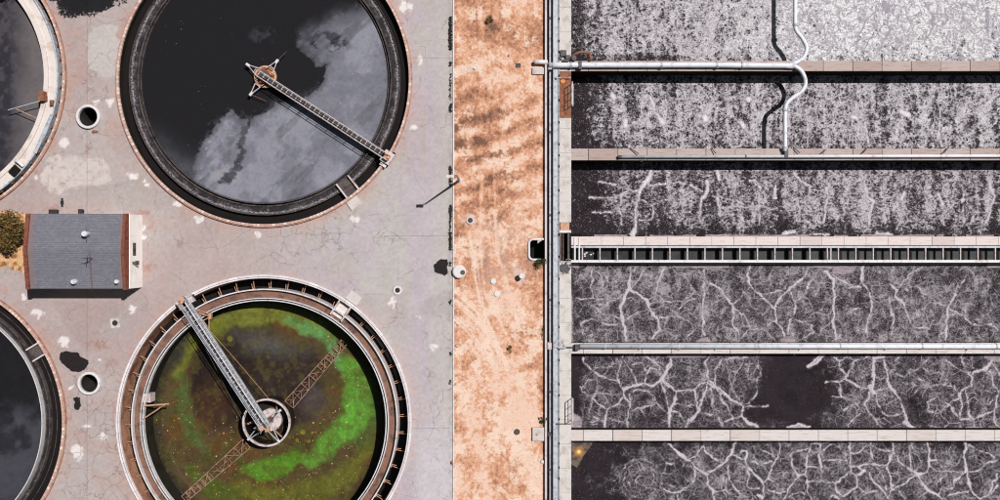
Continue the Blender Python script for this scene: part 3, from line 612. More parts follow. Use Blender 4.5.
    w2 = t.smooth(vo2.outputs[0], t.math('MULTIPLY', t.math('MULTIPLY', thr_, t.math('MAXIMUM', vn2, 0.0)), 0.11), 0.0)
    vw = t.math('MAXIMUM', vw, t.math('MULTIPLY', t.math('MULTIPLY', w2, web), .7))
    fine = t.noise(8, 5, 0.8, 0.3, vec=t.mapping((1, 1.4, 1)))
    fb = spread(fine.outputs[0], 4.2)
    dark = t.mix(t.smooth(t.noise(.6, 4).outputs[0], .4, .7), C(50,43,47), C(40,35,38))
    mid = t.mix(brt, C(118,110,117), C(218,216,224)); hi = t.mix(brt, C(218,211,217), C(255,255,255))
    tone = t.math('ADD', t.math('MULTIPLY', fb, .6), t.math('MULTIPLY', t.smooth(u, inv, t.math('ADD', inv, .55)), .5))
    foam = t.mix(t.smooth(tone, .25, .95), mid, hi)
    col = t.mix(t.math('MULTIPLY', cov, t.math('MULTIPLY_ADD', t.smooth(fb, .15, .6), .45, .52)), dark, foam)
    col = t.mix(t.math('MULTIPLY', t.math('MAXIMUM', fil, vw), t.math('MULTIPLY_ADD', t.smooth(fb, .1, .7), .36, .6)), col, t.mix(t.smooth(brt, .3, .8), C(182,174,181), C(160,154,162)))
    # traced veins, ragged edge, softer halo
    rag = t.noise(2.6, 6, 0.8, .4); rr = t.math('MULTIPLY_ADD', rag.outputs[0], 4.4, -2.2)
    vs_ = t.math('ADD', t.math('ADD', vein, .06), t.math('MULTIPLY', rr, 0.8))
    halo = t.math('MULTIPLY', t.smooth(vs_, -1.6, 0.1), t.math('MULTIPLY_ADD', fb, 0.7, 0.15))
    vc = t.mix(t.smooth(t.math('ADD', vein, t.math('MULTIPLY_ADD', fb, 1.6, -.8)), 0.0, 2.6), C(190,182,189), C(240,236,241))
    vc = t.mix(t.math('MULTIPLY', brt, .7), vc, C(236,234,240))
    col = t.mix(halo, col, C(156,146,153)); vc = t.mix(t.math('MULTIPLY', t.smooth(vein, 1.15, 1.8), t.smooth(web, .4, .7)), vc, C(176,162,170))
    col = t.mix(t.smooth(vs_, -0.4, 0.3), col, vc)
    gs = t.math('ADD', gv, t.math('MULTIPLY', rr, 0.6)); col = t.mix(t.math('MULTIPLY', t.smooth(gs, -0.5, 0.4), .85), col, C(158,152,162))
    # pinkish scum shelves
    sc = t.mix(t.smooth(t.noise(.9, 5, .7, 1.5, vec=t.mapping((1,3,1))).outputs[0], .4, .6), C(182,168,174), C(146,134,140))
    col = t.mix(t.smooth(t.math('ADD', shelf, t.math('MULTIPLY', rr, .25)), .35, .6), col, sc)
    # bubbles: tiny bright specks, and dark pits in thick foam
    b1 = t.noise(9.5, 3, 0.8, vec=t.mapping((1,1,1), loc=(3,1,7))); 
    col = t.mix(t.math('MULTIPLY', t.smooth(b1.outputs[0], 0.645-spk*.02, 0.71), t.smooth(dens, .0, .35, .6, 1.0)), col, C(232,228,230))
    t.color(col); t.bump(t.math('ADD', cov, t.smooth(vs_, -.5, 1)), 0.35, 0.05)
    t.inp(t.b.inputs['Roughness'], t.smooth(cov, .0, .4, .10, .9))
    return t.m
FM = {'A': foam_mat('foam_thick', 1.0, 2), 'C': foam_mat('foam_rippled', 1.7, 2), 'D': foam_mat('foam_webbed', 1.15, 1, 4.2)}
FM['B'] = FM['A']; FM['E'] = FM['F'] = FM['D']
WX0, WX1 = W(571.2, 0).x, 60.0
for key, a, b_, z, st_ in BAS:
    f = .1*st_
    xs = np.arange(WX0-.3, WX1, f); top = (250-a)*.1; bot = (250-b_)*.1
    if key == 'A': ys = np.concatenate([np.arange(top, 25.8, -.4), np.arange(25.8, bot, -f)])
    elif key == 'F': ys = np.concatenate([np.arange(top, -26.6, -f), np.arange(-26.6, bot, -.4)])
    else: ys = np.arange(top, bot-f, -f)
    o = grid_mesh('basin_water', xs, ys, z, FM[key], None, foam_attrs(key))

# ------------------------------------------------------------ basin walls
def yb(py): return (250-py)*.1
ZT = 0.2
def wall_thing(y_a, y_b, m, label, x_a=571.2, z1=ZT):
    xa, ya, yb2 = W(x_a,0,z1).x, W(0,y_a,z1).y, W(0,y_b,z1).y
    e = empty('basin_wall', (xa, (ya+yb2)/2, z1)); tag(e, label, 'wall', 'concrete walls between the foam basins')
    b = MB(); b.box(xa, ya, z1-.16, WX1, yb2, z1); mk('coping', b, m, e)
    b = MB(); b.box(xa+.01, ya-.03, -4, WX1-.01, yb2+.03, z1-.165); mk('wall_face', b, M['algae_shade_wall'], e)  # slimy face coloured dark to deepen the shade below the coping
wall_thing(61.0, 71.0, M['wall_brown'], 'brownish concrete wall under the thick pipe, highest in the photo of the basin walls')
wall_thing(148.6, 160.2, M['wall_brown'], 'concrete wall carrying the thin pale pipe with slanted props')
wall_thing(343.0, 353.6, M['wall_pale'], 'pale concrete wall carrying the long straight white pipe between two webbed basins')
wall_thing(430.0, 440.8, M['wall_pale'], 'bare pale concrete wall with no pipe on it, lowest in the photo')
wall_thing(236.6, 245.2, M['wall_pink'], 'pinkish concrete walkway along the narrow channel of dark square cells')

# narrow channel with cross beams
ch = empty('channel_frame', W(780, 254, 0)); tag(ch, 'long white ladder-like frame over a narrow channel of dark cells', 'channel')
zt = .22
b = MB(); b.box(W(571.2,0,zt).x, W(0,245.9,zt).y, zt-.25, WX1, W(0,247.9,zt).y, zt+.04); mk('rail_beam', b, M['pale_metal'], ch)
b = MB(); b.box(W(571.2,0,zt).x, W(0,260.0,zt).y, -3, WX1, W(0,262.6,zt).y, zt+.02); mk('kerb_beam', b, M['white_paint'], ch)
b = MB(); b.box(W(571.2,0,zt).x, W(0,262.6,zt).y-.003, -3, WX1, W(0,264.0,zt).y, zt-.35); mk('ledge', b, M['dark_metal'], ch)
rb = [582.5+17.5*i for i in range(15)]+[831.0,838.5]+[856+17.45*i for i in range(10)]
proto = None
for xr in rb:
    if xr > 1010: continue
    p = W(xr, 254, zt)
    if proto is None:
        b = MB(); wdt = .11; b.box(p.x-wdt/2, W(0,247.95,zt).y, zt-.3, p.x+wdt/2, W(0,259.95,zt).y, zt-.01)
        proto = mk('crossbeam', b, M['rail_metal'], ch); px0 = p.x
    else:
        c_ = proto.copy(); COL.objects.link(c_); c_.location = (p.x-px0, 0, 0)
b = MB(); p0 = W(571.2,245.3,-.9)
for i in range(26):
    xc = W(595+17.5*i, 0, -.5).x
    b.box(xc, W(0,248,-.5).y, -1.5, xc+.22, W(0,260,-.5).y, -.55)
mk('baffle', b, M['algae_shade_wall'], ch)['kind'] = 'stuff'
t = NT('channel_water', 0.25, 0.4); nz = t.noise(1.3, 5); t.color(t.mix(t.smooth(nz.outputs[0], .4, .7), C(40,42,46), C(58,60,64))); t.bump(t.noise(5, 3).outputs[0], .1, .02); M['channel_water'] = t.m
b = MB(); b.add([(WX0-.2,yb(245),-.8),(WX1,yb(245),-.8),(WX1,yb(263),-.8),(WX0-.2,yb(263),-.8)], [(0,3,2,1)])
tag(mk('channel_water', b, M['channel_water']), kind='structure')
b = MB()   # scum flecks floating at the channel head
rn = random.Random(3)
for (fx, fy) in ((585,256),(586.5,252.5),(591,254.5),(594,253.5),(595.5,255.5),(584.5,254),(892,251)):
    p = W(fx, fy, -.79); n_ = 8; pts = [(p.x+.12*rn.uniform(.5,1.2)*math.cos(2*PI*k/n_), p.y+.1*rn.uniform(.5,1.2)*math.sin(2*PI*k/n_)) for k in range(n_)]
    b.prism(pts, -.82, -.78)
tag(mk('foam_flecks', b, M['white_paint']), 'white foam flecks on the dark channel water near its west end', 'foam', kind='stuff')

# ------------------------------------------------------------ pipe gallery beside the basins (long north-south strip)
Y0, Y1 = W(0,-95).y, W(0,600).y
def strip(name, xa, xb, z0, z1, m, label=None, cat=None, kind=None, grp=None):
    b = MB(); b.box(W(xa,0,z1).x, Y1, z0, W(xb,0,z1).x, Y0, z1); return tag(mk(name, b, m), label, cat, grp, kind)
strip('retaining_wall', 545.0, 547.0, -2.2, .42, M['rim_concrete'], 'thin white concrete wall edging the brown dirt strip', 'wall')
strip('trench_floor', 547.05, 553.1, -2.4, -2.0, M['wet_dark'], kind='structure')
o = strip('duct_cover', 553.2, 558.0, -2.2, .30, M['pale_metal'], 'long pale blue-grey duct cover beside the concrete walkway', 'duct')
def walk_mat():
    t = NT('walkway_concrete', .9, .15); sx = t.n('ShaderNodeSeparateXYZ'); t.L(t.pos, sx.inputs[0])
    fr = t.math('FRACT', t.math('DIVIDE', sx.outputs[1], 2.42)); n1 = t.noise(1.2, 6, .7); n2 = t.noise(12, 4, .75)
    c = t.mix(t.smooth(n1.outputs[0], .45, .7), C(222,216,212), C(190,180,174)); c = t.mix(t.math('MULTIPLY', t.math('LESS_THAN', fr, .02), .5), c, C(120,110,108))
    c = t.mix(1.0, c, t.math('MULTIPLY_ADD', n2.outputs[0], .6, .72), 'MULTIPLY'); t.color(c); return t.m
M['walk'] = walk_mat()
strip('gallery_floor', 558.05, 559.6, -1.5, -.6, M['dark_metal'], kind='structure')
for a, c_ in ((-95, 71.5), (118, 222.4), (262.5, 600)):
    b = MB(); b.box(W(559.6,0,ZT).x, W(0,a,ZT).y, -4, W(571.2,0,ZT).x, W(0,c_,ZT).y, ZT)
    lab = {-95:'grey concrete walkway with equipment above the thick pipe, top of the photo', 118:'plain grey concrete walkway west of the second and third basins', 262.5:'long pale concrete walkway running down to the bottom edge of the photo'}[a]
    tag(mk('walkway', b, M['walk']), lab, 'walkway', 'concrete walkway sections along the basins')
b = MB(); b.box(W(559.6,0,ZT).x, W(0,71.6,ZT).y, -4, W(571.2,0,ZT).x, W(0,117.9,ZT).y, ZT-.1)
tag(mk('walkway', b, M['rust']), 'rust-stained brown walkway plate beside the dark railing frame', 'walkway')
b = MB(); b.box(W(560.3,0,ZT).x, W(0,222.6,ZT).y, -1.0, W(569.5,0,ZT).x, W(0,230,ZT).y, .1)
tag(mk('hatch_cover', b, M['tan_steel']), 'tan rectangular hatch plate at the end of the middle walkway', 'hatch')
b = MB(); b.box(W(559.6,0,ZT).x, W(0,230.2,ZT).y, -4, W(571.2,0,ZT).x, W(0,232.8,ZT).y, ZT+.02)
tag(mk('kerb_beam', b, M['white_paint']), 'short white cross beam below the tan hatch plate', 'beam')
# sluice gates: dark slots between the walkway sections
sg = empty('sluice_gate', W(567, 248, -.5)); tag(sg, 'set of dark sluice slots at the west end of the cell channel', 'sluice')
b = MB(); b.box(W(559.6,0).x, yb(233), -2.0, W(583,0).x, yb(262.3), -1.0); mk('slot_floor', b, M['wet_dark'], sg)
for xx, ww, mt in ((560.6,2.0,'dark_metal'),(563.3,.7,'rust'),(568.6,2.0,'dark_metal'),(572.6,1.3,'wet_dark'),(574.8,1.6,'white_paint'),(579.2,1.2,'white_paint')):
    b = MB(); b.box(W(xx-.5*ww,0,.1).x, W(0,233.4+(4 if xx > 571 else 0),.1).y, -1, W(xx+.5*ww,0,.1).x, W(0,262.2,.1).y, .1+.003*xx%.01+(.16 if xx>573 else 0)); mk('gate_frame', b, M[mt], sg)
b = MB(); b.box(W(560,0,.3).x, W(0,261.0,.3).y, .0, W(571,0,.3).x, W(0,262.4,.3).y, .27); mk('cross_rail', b, M['pale_metal'], sg)
for xx in (566.5, 569.5):
    b = MB(); p = W(xx, 259.4, .2); b.cyl(p.x, p.y, -.2, .75, .05); b.tube([(p.x-.12,p.y,.72),(p.x+.12,p.y,.72)], .03); mk('gate_stem', b, M['tan_steel'], sg)

# a long cable pipe in the trench, made of lengths with couplings
tp = empty('trench_pipe', W(550, 250, -.3)); tag(tp, 'long slim blue-grey pipe running along the dark trench', 'pipe')
b = MB(); px_ = W(550.0,0,-.2).x; b.tube([(px_,Y1,-.2),(px_,Y0,-.2)], .11, 10); mk('pipe_run', b, M['pale_metal'], tp, True)
for yy in (18,132,215,300,392,470):
    b = MB(); b.tube([(px_,yb(yy)-.12,-.2),(px_,yb(yy)+.12,-.2)], .16, 10); mk('coupling', b, M['dark_metal'], tp)
# low wall rail (dashed thin rail on the walkway edge)
gr = empty('guard_rail', W(559, 250, 0)); tag(gr, 'low broken grey rail along the walkway beside the pale duct', 'railing')
rn = random.Random(11); y_ = Y0; k = 0
while y_ > Y1:
    L_ = rn.choice([2.2, 2.4, 2.4, 1.1]); b = MB(); xr = W(558.8,0,.35).x
    b.box(xr-.035, y_-L_+.25, .28, xr+.035, y_, .35); b.box(xr-.03, y_-.2, -.5, xr+.03, y_-.15, .28); b.box(xr-.03, y_-L_+.4, -.5, xr+.03, y_-L_+.45, .28)
    mk('rail_length', b, M['pale_metal'], gr); y_ -= L_

# crossing blocks
for (px1, py1, sx_, sy_, lab) in ((550.2, 65.8, 3.6, 6.6, 'square concrete block over the trench at the end of the thick pipe'), (549.6, 346.2, 4.2, 6.4, 'square concrete block over the trench beside the straight white pipe'),
                                 (549.8, 434.8, 3.4, 2.6, 'small grey metal block over the trench beside the square pad')):
    p = W(px1, py1, .6); b = MB(); b.box(p.x-sx_*.05, p.y-sy_*.05, -.45, p.x+sx_*.05, p.y+sy_*.05, .6); b.box(p.x-sx_*.03, p.y-sy_*.03, .6, p.x+sx_*.03, p.y+sy_*.03, .66)
    tag(mk('trench_block', b, M['rim_concrete'] if sx_ > 3.5 else M['dark_metal']), lab, 'block')
# pads on the dirt
def pad(px_, py_, w_, h_, lab, z=.12, rot=0, m='pale_concrete'):
    p = W(px_, py_, z); b = MB(); Mx = Matrix.Translation((p.x,p.y,0)) @ Matrix.Rotation(R(rot),4,'Z')
    b.box(-w_*.05,-h_*.05,-.1,w_*.05,h_*.05,z,Mx); o = mk('concrete_pad', b, M[m]); return tag(o, lab, 'slab')
pad(538.8, 434.2, 12.4, 13.4, 'square pale concrete pad with a small knob at the edge of the dirt', .25)
p = W(537, 434.5, .3); b = MB(); b.cyl(p.x,p.y,.25,.38,.08,12); tag(mk('pad_knob', b, M['tan_steel']), 'small round knob on the square pad by the dirt edge', 'knob')
pad(539.0, 70.8, 13, 6.6, 'pale concrete pad under the west end of the thick pipe', .2)
b = MB(); p = W(537.5, 62.3, .45); b.tube([(p.x-.3,p.y,.35),(p.x-.1,p.y+.05,.42),(p.x+1.0,p.y+.02,.42)], .22, 10); tag(mk('pipe_stub', b, M['white_paint'], None, True), 'short white pipe stub beside the pad at the trench', 'pipe')
# sunken chamber
tr = W(529.0, 239.0); br_ = W(545.0, 260.0)
chm = empty('sunken_chamber', (tr.x, br_.y, 0)); tag(chm, 'open black sunken chamber with a white rounded kerb in the dirt', 'chamber')
b = MB(); b.box(tr.x, br_.y, -1.9, br_.x, tr.y, -1.7); mk('chamber_floor', b, M['wet_dark'], chm)
b = MB(); x_, y_, X_, Y_ = W(525.6,0).x, W(0,239.6).y, br_.x, W(0,259.6).y
kp = [(X_, tr.y+.0, .2)]
def arcpts(cx, cy, r, a0, a1, n=6): return [(cx+r*math.cos(R(a0+(a1-a0)*i/n)), cy+r*math.sin(R(a0+(a1-a0)*i/n))) for i in range(n+1)]
path = [(X_-.05, tr.y-.02)] + arcpts(x_+.75, tr.y-.45, .42, 90, 180) + arcpts(x_+.75, br_.y+.45, .42, 180, 270) + [(X_-.4, br_.y+.02)]
b.tube([(q[0],q[1],.08) for q in path], .12, 8); mk('kerb', b, M['white_paint'], chm, True)
b = MB(); b.add([(X_-.75,tr.y-.1,.16),(X_-.05,tr.y-.1,.16),(X_-.05,tr.y+.05,.16),(X_-.75,tr.y-.45,.16),(X_-.75,tr.y-.1,.1),(X_-.05,tr.y-.1,.1),(X_-.05,tr.y+.05,.1),(X_-.75,tr.y-.45,.1)], [(0,1,2,3),(4,7,6,5),(0,4,5,1),(1,5,6,2),(2,6,7,3),(3,7,4,0)]); mk('corner_plate', b, M['pale_concrete'], chm)

# ------------------------------------------------------------ the pipes over the basins
def smoothpath(pts, n=8):
    P_ = [Vector(p) for p in pts]; out = []
    for i in range(len(P_)-1):
        p0 = P_[max(i-1,0)]; p1 = P_[i]; p2 = P_[i+1]; p3 = P_[min(i+2,len(P_)-1)]
        for k in range(n):
            u = k/n; out.append(.5*((2*p1)+(-p0+p2)*u+(2*p0-5*p1+4*p2-p3)*u*u+(-p0+3*p1-3*p2+p3)*u**3))
    out.append(P_[-1]); return out
ap = empty('air_pipe', W(680, 65, ZT)); tag(ap, 'thick pale pipe lying along the uppermost basin wall', 'pipe')
z = ZT+.33
b = MB(); b.tube([W(549,65.2,z),W(560,65.2,z),W(700,65.0,z),W(720,65.0,z),W(742,65.4,z),W(785,65.6,z),W(793,66,z)], .27, 14); mk('pipe_run', b, M['pale_pipe'], ap, True)
for xx in (553.2, 571, 661.5, 717, 742):
    p = W(xx,65.2,z); b = MB(); b.tube([(p.x-.07,p.y,z),(p.x+.07,p.y,z)], .34, 14); mk('flange', b, M['pale_metal'], ap)
for xx in (580,): 
    p = W(xx,65.5,z); b = MB(); b.box(p.x-.15,p.y-.4,ZT,p.x+.15,p.y+.4,z+.33); mk('clamp', b, M['dark_metal'], ap)
for xx in (600,640,690,740,785):
    p = W(xx,65.5,z); b = MB(); b.box(p.x-.1,p.y-.28,ZT,p.x+.1,p.y+.28,z-.2); mk('saddle', b, M['dark_metal'], ap)
sp_ = empty('bypass_hose', W(795, 65, ZT)); tag(sp_, 'thick white hose snaking in an S across the two upper basins', 'hose')
up = smoothpath([W(795,-90,z),W(795,0,z),W(795,18,z),W(796,30,z),W(802,38,z),W(806.5,48,z),W(803,58,z),W(794,63.5,z+.05),W(789,65,z+.05)])
b = MB(); b.tube(up, .205, 12); mk('hose', b, M['pale_pipe'], sp_, True)
dn = smoothpath([W(786,65.2,z+.02),W(795,66.5,z+.02),W(802,72,z),W(805.5,82,z),W(802,91,z),W(793,97.5,z),W(786.5,104,z),W(785,114,z),W(785,135,z),W(785,151,z)])
b = MB(); b.tube(dn, .205, 12); mk('hose', b, M['pale_pipe'], sp_, True)
for px1, py1, ln in ((795.5,25,0),(785,110,0),(785,148,0)):
    p = W(px1, py1, z); b = MB(); b.tube([(p.x,p.y-.12,z),(p.x,p.y+.12,z)], .28, 12); mk('coupling', b, M['pale_metal'], sp_)
# thin pipe with props
tp2 = empty('air_pipe', W(810, 156, ZT)); tag(tp2, 'slim pale pipe with slanted props along the second basin wall', 'pipe')
z = ZT+.3; b = MB(); b.tube([W(619,156.8,z),W(1090,155.6,z)], .155, 10); mk('pipe_run', b, M['pale_pipe'], tp2, True)
b = MB(); b.tube([W(618.4,156.8,z),W(621.5,156.8,z)], .17, 10); mk('end_cap', b, M['dark_metal'], tp2)
for xx in (745.5,): 
    b = MB(); b.tube([W(xx-.8,156.3,z),W(xx+.8,156.3,z)], .17, 10); mk('coupling', b, M['rust'], tp2)
props = [(630,148.5,639,154),(711,148,716,153.5),(792,146.5,800,153),(826,150,822,153),(868,147.5,863,153),(949,147,944,153)]
for (xa, ya, xb, yb_) in props:
    b = MB(); b.tube([W(xa,ya-.5,ZT+.12),W(xb,yb_,z)], .05, 6); mk('prop', b, M['dark_metal'], tp2)
for (xa, ya, xb, yb_) in ((641,161.5,648,157.5),(725,160.5,731,157.5),(804,160.5,812,157),(872,160.5,865,157),(955,160,948,156.5)):
    b = MB(); b.tube([W(xa,ya,ZT-.35),W(xb,yb_,z)], .04, 6); mk('prop', b, M['white_paint'], tp2)
b = MB(); p = W(785,152.5,ZT); b.box(p.x-.18,p.y-.5,ZT,p.x+.18,p.y+.35,ZT+.5); mk('valve', b, M['dark_metal'], tp2)
# straight white pipe on the fourth wall
wp = empty('air_pipe', W(785, 346, ZT)); tag(wp, 'long straight bright white pipe along the wall between the webbed basins', 'pipe')
z = ZT+.26; b = MB(); b.tube([W(580,346.2,z),W(1090,346.4,z)], .26, 12); mk('pipe_run', b, M['pale_pipe'], wp, True)
for xx in (605,678,758,840,922,996):
    b = MB(); b.tube([W(xx-.6,346.3,z),W(xx+.6,346.3,z)], .30, 12); mk('coupling', b, M['pale_metal'], wp)
for xx in (640,680,716,800,886,968):
    b = MB(); b.tube([W(xx-6,354.5,ZT-.4),W(xx,349,ZT+.2),W(xx+2,347,z)], .045, 6); mk('prop', b, M['white_paint'], wp)
b = MB(); p = W(577.5,347,z); b.box(p.x-.25,p.y-.3,ZT,p.x+.2,p.y+.25,z+.25); b.tube([W(566,347.5,z),W(577,347.2,z)], .06, 8); b.tube([W(575,351,ZT+.1),W(578,348,z)], .08, 8); mk('valve', b, M['dark_metal'], wp)
b = MB()
for (xx, yy, ww, hh) in ((560.5,344,2.6,2.4),(563.5,342.3,1.2,3),(561,348.5,2,2),(565,345.5,2.4,1.6),(559.5,341,1,1.6)):
    p = W(xx,yy,.5); b.box(p.x-ww*.05,p.y-hh*.05,ZT,p.x+ww*.05,p.y+hh*.05,.3+.15*(ww%1))
b.tube([W(558,347.8,.5),W(566,347.6,.5)], .09, 8); tag(mk('valve_gear', b, M['pale_metal']), 'grey valve gear on the walkway at the head of the straight white pipe', 'valve')
# walkway gear near the thick pipe
b = MB()
for (xx, yy, ww, hh, zz) in ((563.5,53,6,6,.5),(568,57,4,4,.6),(560.5,58,3,3,.45),(566,60,6,2,.5)):
    p = W(xx,yy,zz); b.box(p.x-ww*.05,p.y-hh*.05,ZT,p.x+ww*.05,p.y+hh*.05,zz)
b.cyl(W(574,58,.6).x, W(574,58,.6).y, -.2, .7, .26, 12)
tag(mk('valve_gear', b, M['dark_metal']), 'dark valve gear on the walkway above the thick pipe', 'valve')
hp = smoothpath([W(572,57,.5),W(576,53.5,.7),W(583,52,.7),W(589,54,.6),W(591,60,.45)]); b = MB(); b.tube(hp, .13, 8)
tag(mk('rusty_hose', b, M['rust'], None, True), 'short rusty curved hose beside the walkway above the thick pipe', 'hose')
b = MB(); b.tube([W(557.5,77.6,.45),W(571,77.4,.45)], .045, 6); b.tube([W(557,77.6,.3),W(557,77.6,.55)], .12, 10); tag(mk('tie_bar', b, M['rail_metal']), 'thin bar across the rusty walkway plate below the thick pipe', 'bar')
b = MB(); p = W(562.9,81,.15); b.cyl(p.x,p.y,.1,.16,.24,20); tag(mk('orange_lid', b, weathered('orange_lid', C(238,160,96), C(200,120,70), .4, 4)), 'round orange lid on the rusty walkway plate', 'lid')
# ladder cages / railings at the basin edge
def cage(px1, pya, pyb, lab):
    e = empty('edge_railing', W(px1, (pya+pyb)/2, ZT)); tag(e, lab, 'railing', 'railing hoops at the basin edge')
    hh = 1.35; x_ = W(px1,0,ZT).x; y0_ = W(0,pya,ZT).y; y1_ = W(0,pyb,ZT).y
    b = MB(); b.tube([(x_,y0_,ZT),(x_,y0_,ZT+hh),(x_,y1_,ZT+hh),(x_,y1_,ZT)], .05, 8); mk('hoop', b, M['rail_metal'], e)
    b = MB(); b.tube([(x_,y0_,ZT+hh*.5),(x_,y1_,ZT+hh*.5)], .035, 6); mk('mid_rail', b, M['rail_metal'], e)
    for k in (1, 2):
        yy = y0_+(y1_-y0_)*k/3; b = MB(); b.tube([(x_,yy,ZT),(x_,yy,ZT+hh)], .03, 6); mk('post', b, M['dark_metal'], e)
    b = MB(); b.box(x_-.02,y1_,-.5,x_+.22,y0_,ZT+.03); mk('base_plate', b, M['pale_metal'], e)
cage(571.3, 84, 106, 'dark railing hoop at the rust-stained walkway')
cage(571.3, 398.5, 420, 'dark railing hoop on the pale walkway above the bare wall')
b = MB(); b.box(W(559.7,0,.3).x, W(0,424.6,.3).y, ZT, W(571,0,.3).x, W(0,423.6,.3).y, ZT+.05); b.box(W(556,0,.4).x, W(0,425.2,.4).y, .3, W(560,0,.4).x, W(0,423.4,.4).y, .36)
tag(mk('tie_bar', b, M['dark_metal']), 'thin grey bar crossing the walkway below the lower railing hoop', 'bar')
# murky shallow corner with a yellow spot, bottom basin
def corner_attrs(x, y):
    n = fbm(x, y, 3, 4, 61); b_ = blob(x, y, 579, 451.5, 5.0, 5.0)
    c = np.tile(CA(112,94,80), (len(x),1)); c = mixc(c, CA(70,60,56), sstep(n, .4, .7)); c = mixc(c, CA(196,140,60), (1-sstep(b_+.4*(n-.5), .3, 1.5))*.8); c = mixc(c, CA(255,222,140), 1-sstep(b_+.3*(n-.5), .1, .6)); return {'Col': c}
t = NT('murky_corner', .6, .3); fz = t.noise(8, 5, .8); t.color(t.mix(1.0, t.attr('Col').outputs['Color'], t.math('MULTIPLY_ADD', fz.outputs[0], 1.0, .5), 'MULTIPLY'))
pl = [(571,440.9),(593.5,440.9),(589,449),(583,457),(577,468),(571,464)]
z = -1.46
PW = [W(a,b_,z) for a,b_ in pl]
def inpoly(cx, cy):
    f = H/(H-z)*10; X_ = 500+cx*f; Y_ = 250-cy*f
    return polysd(X_+1.2*(fbm(X_,Y_,4,3,5)-.5), Y_, pl) < 0
xs = np.arange(W(569,0,z).x, W(596,0,z).x, .04); ys = np.arange(W(0,438,z).y, W(0,470,z).y, -.04)
grid_mesh('murky_water', xs, ys, z, t.m, inpoly, corner_attrs)

# ------------------------------------------------------------ tanks
def water_mat(name, rough=.3, spec=.25, grain=.5, spk=None, spv=.68, bump=.06):
    t = NT(name, rough, spec); ca = t.attr('Col').outputs['Color']
    f = t.noise(6, 6, .8, .3); c = t.mix(1.0, ca, t.math('MULTIPLY_ADD', f.outputs[0], grain, 1-grain*.5), 'MULTIPLY')
    if spk:
        for (sc_, cc, th) in spk:
            n_ = t.n('ShaderNodeTexVoronoi', feature='F1'); t.L(t.pos, n_.inputs['Vector']); n_.inputs['Scale'].default_value = sc_
            wn_ = t.n('ShaderNodeSeparateColor'); t.L(n_.outputs['Color'], wn_.inputs[0])
            m1 = t.math('LESS_THAN', n_.outputs['Distance'], t.math('MULTIPLY', t.math('POWER', wn_.outputs[0], 2.0), th))
            reg = t.smooth(t.math('ADD', t.noise(.35, 3).outputs[0], t.math('MULTIPLY', t.attr('speck').outputs['Fac'], .5)), .62, .78)
            m1 = t.math('MULTIPLY', m1, t.math('MULTIPLY', reg, t.math('GREATER_THAN', wn_.outputs[1], .55)))
            c = t.mix(m1, c, cc)
    t.color(c); t.bump(t.noise(3, 4).outputs[0], bump, .02)
    return t.m
def disc_water(ci, rad, z, m, attrs):
    c = TW[ci]; s_ = rad+.1
    tx = c.x; ty = c.y
    st_ = .06 if ci < 2 else .12
    xs = np.arange(tx-s_, tx+s_, st_); ys = np.arange(ty+s_, ty-s_, -st_)
    return grid_mesh('tank_water', xs, ys, z, m, lambda a, b_: np.hypot(a-tx, b_-ty) < rad, attrs)

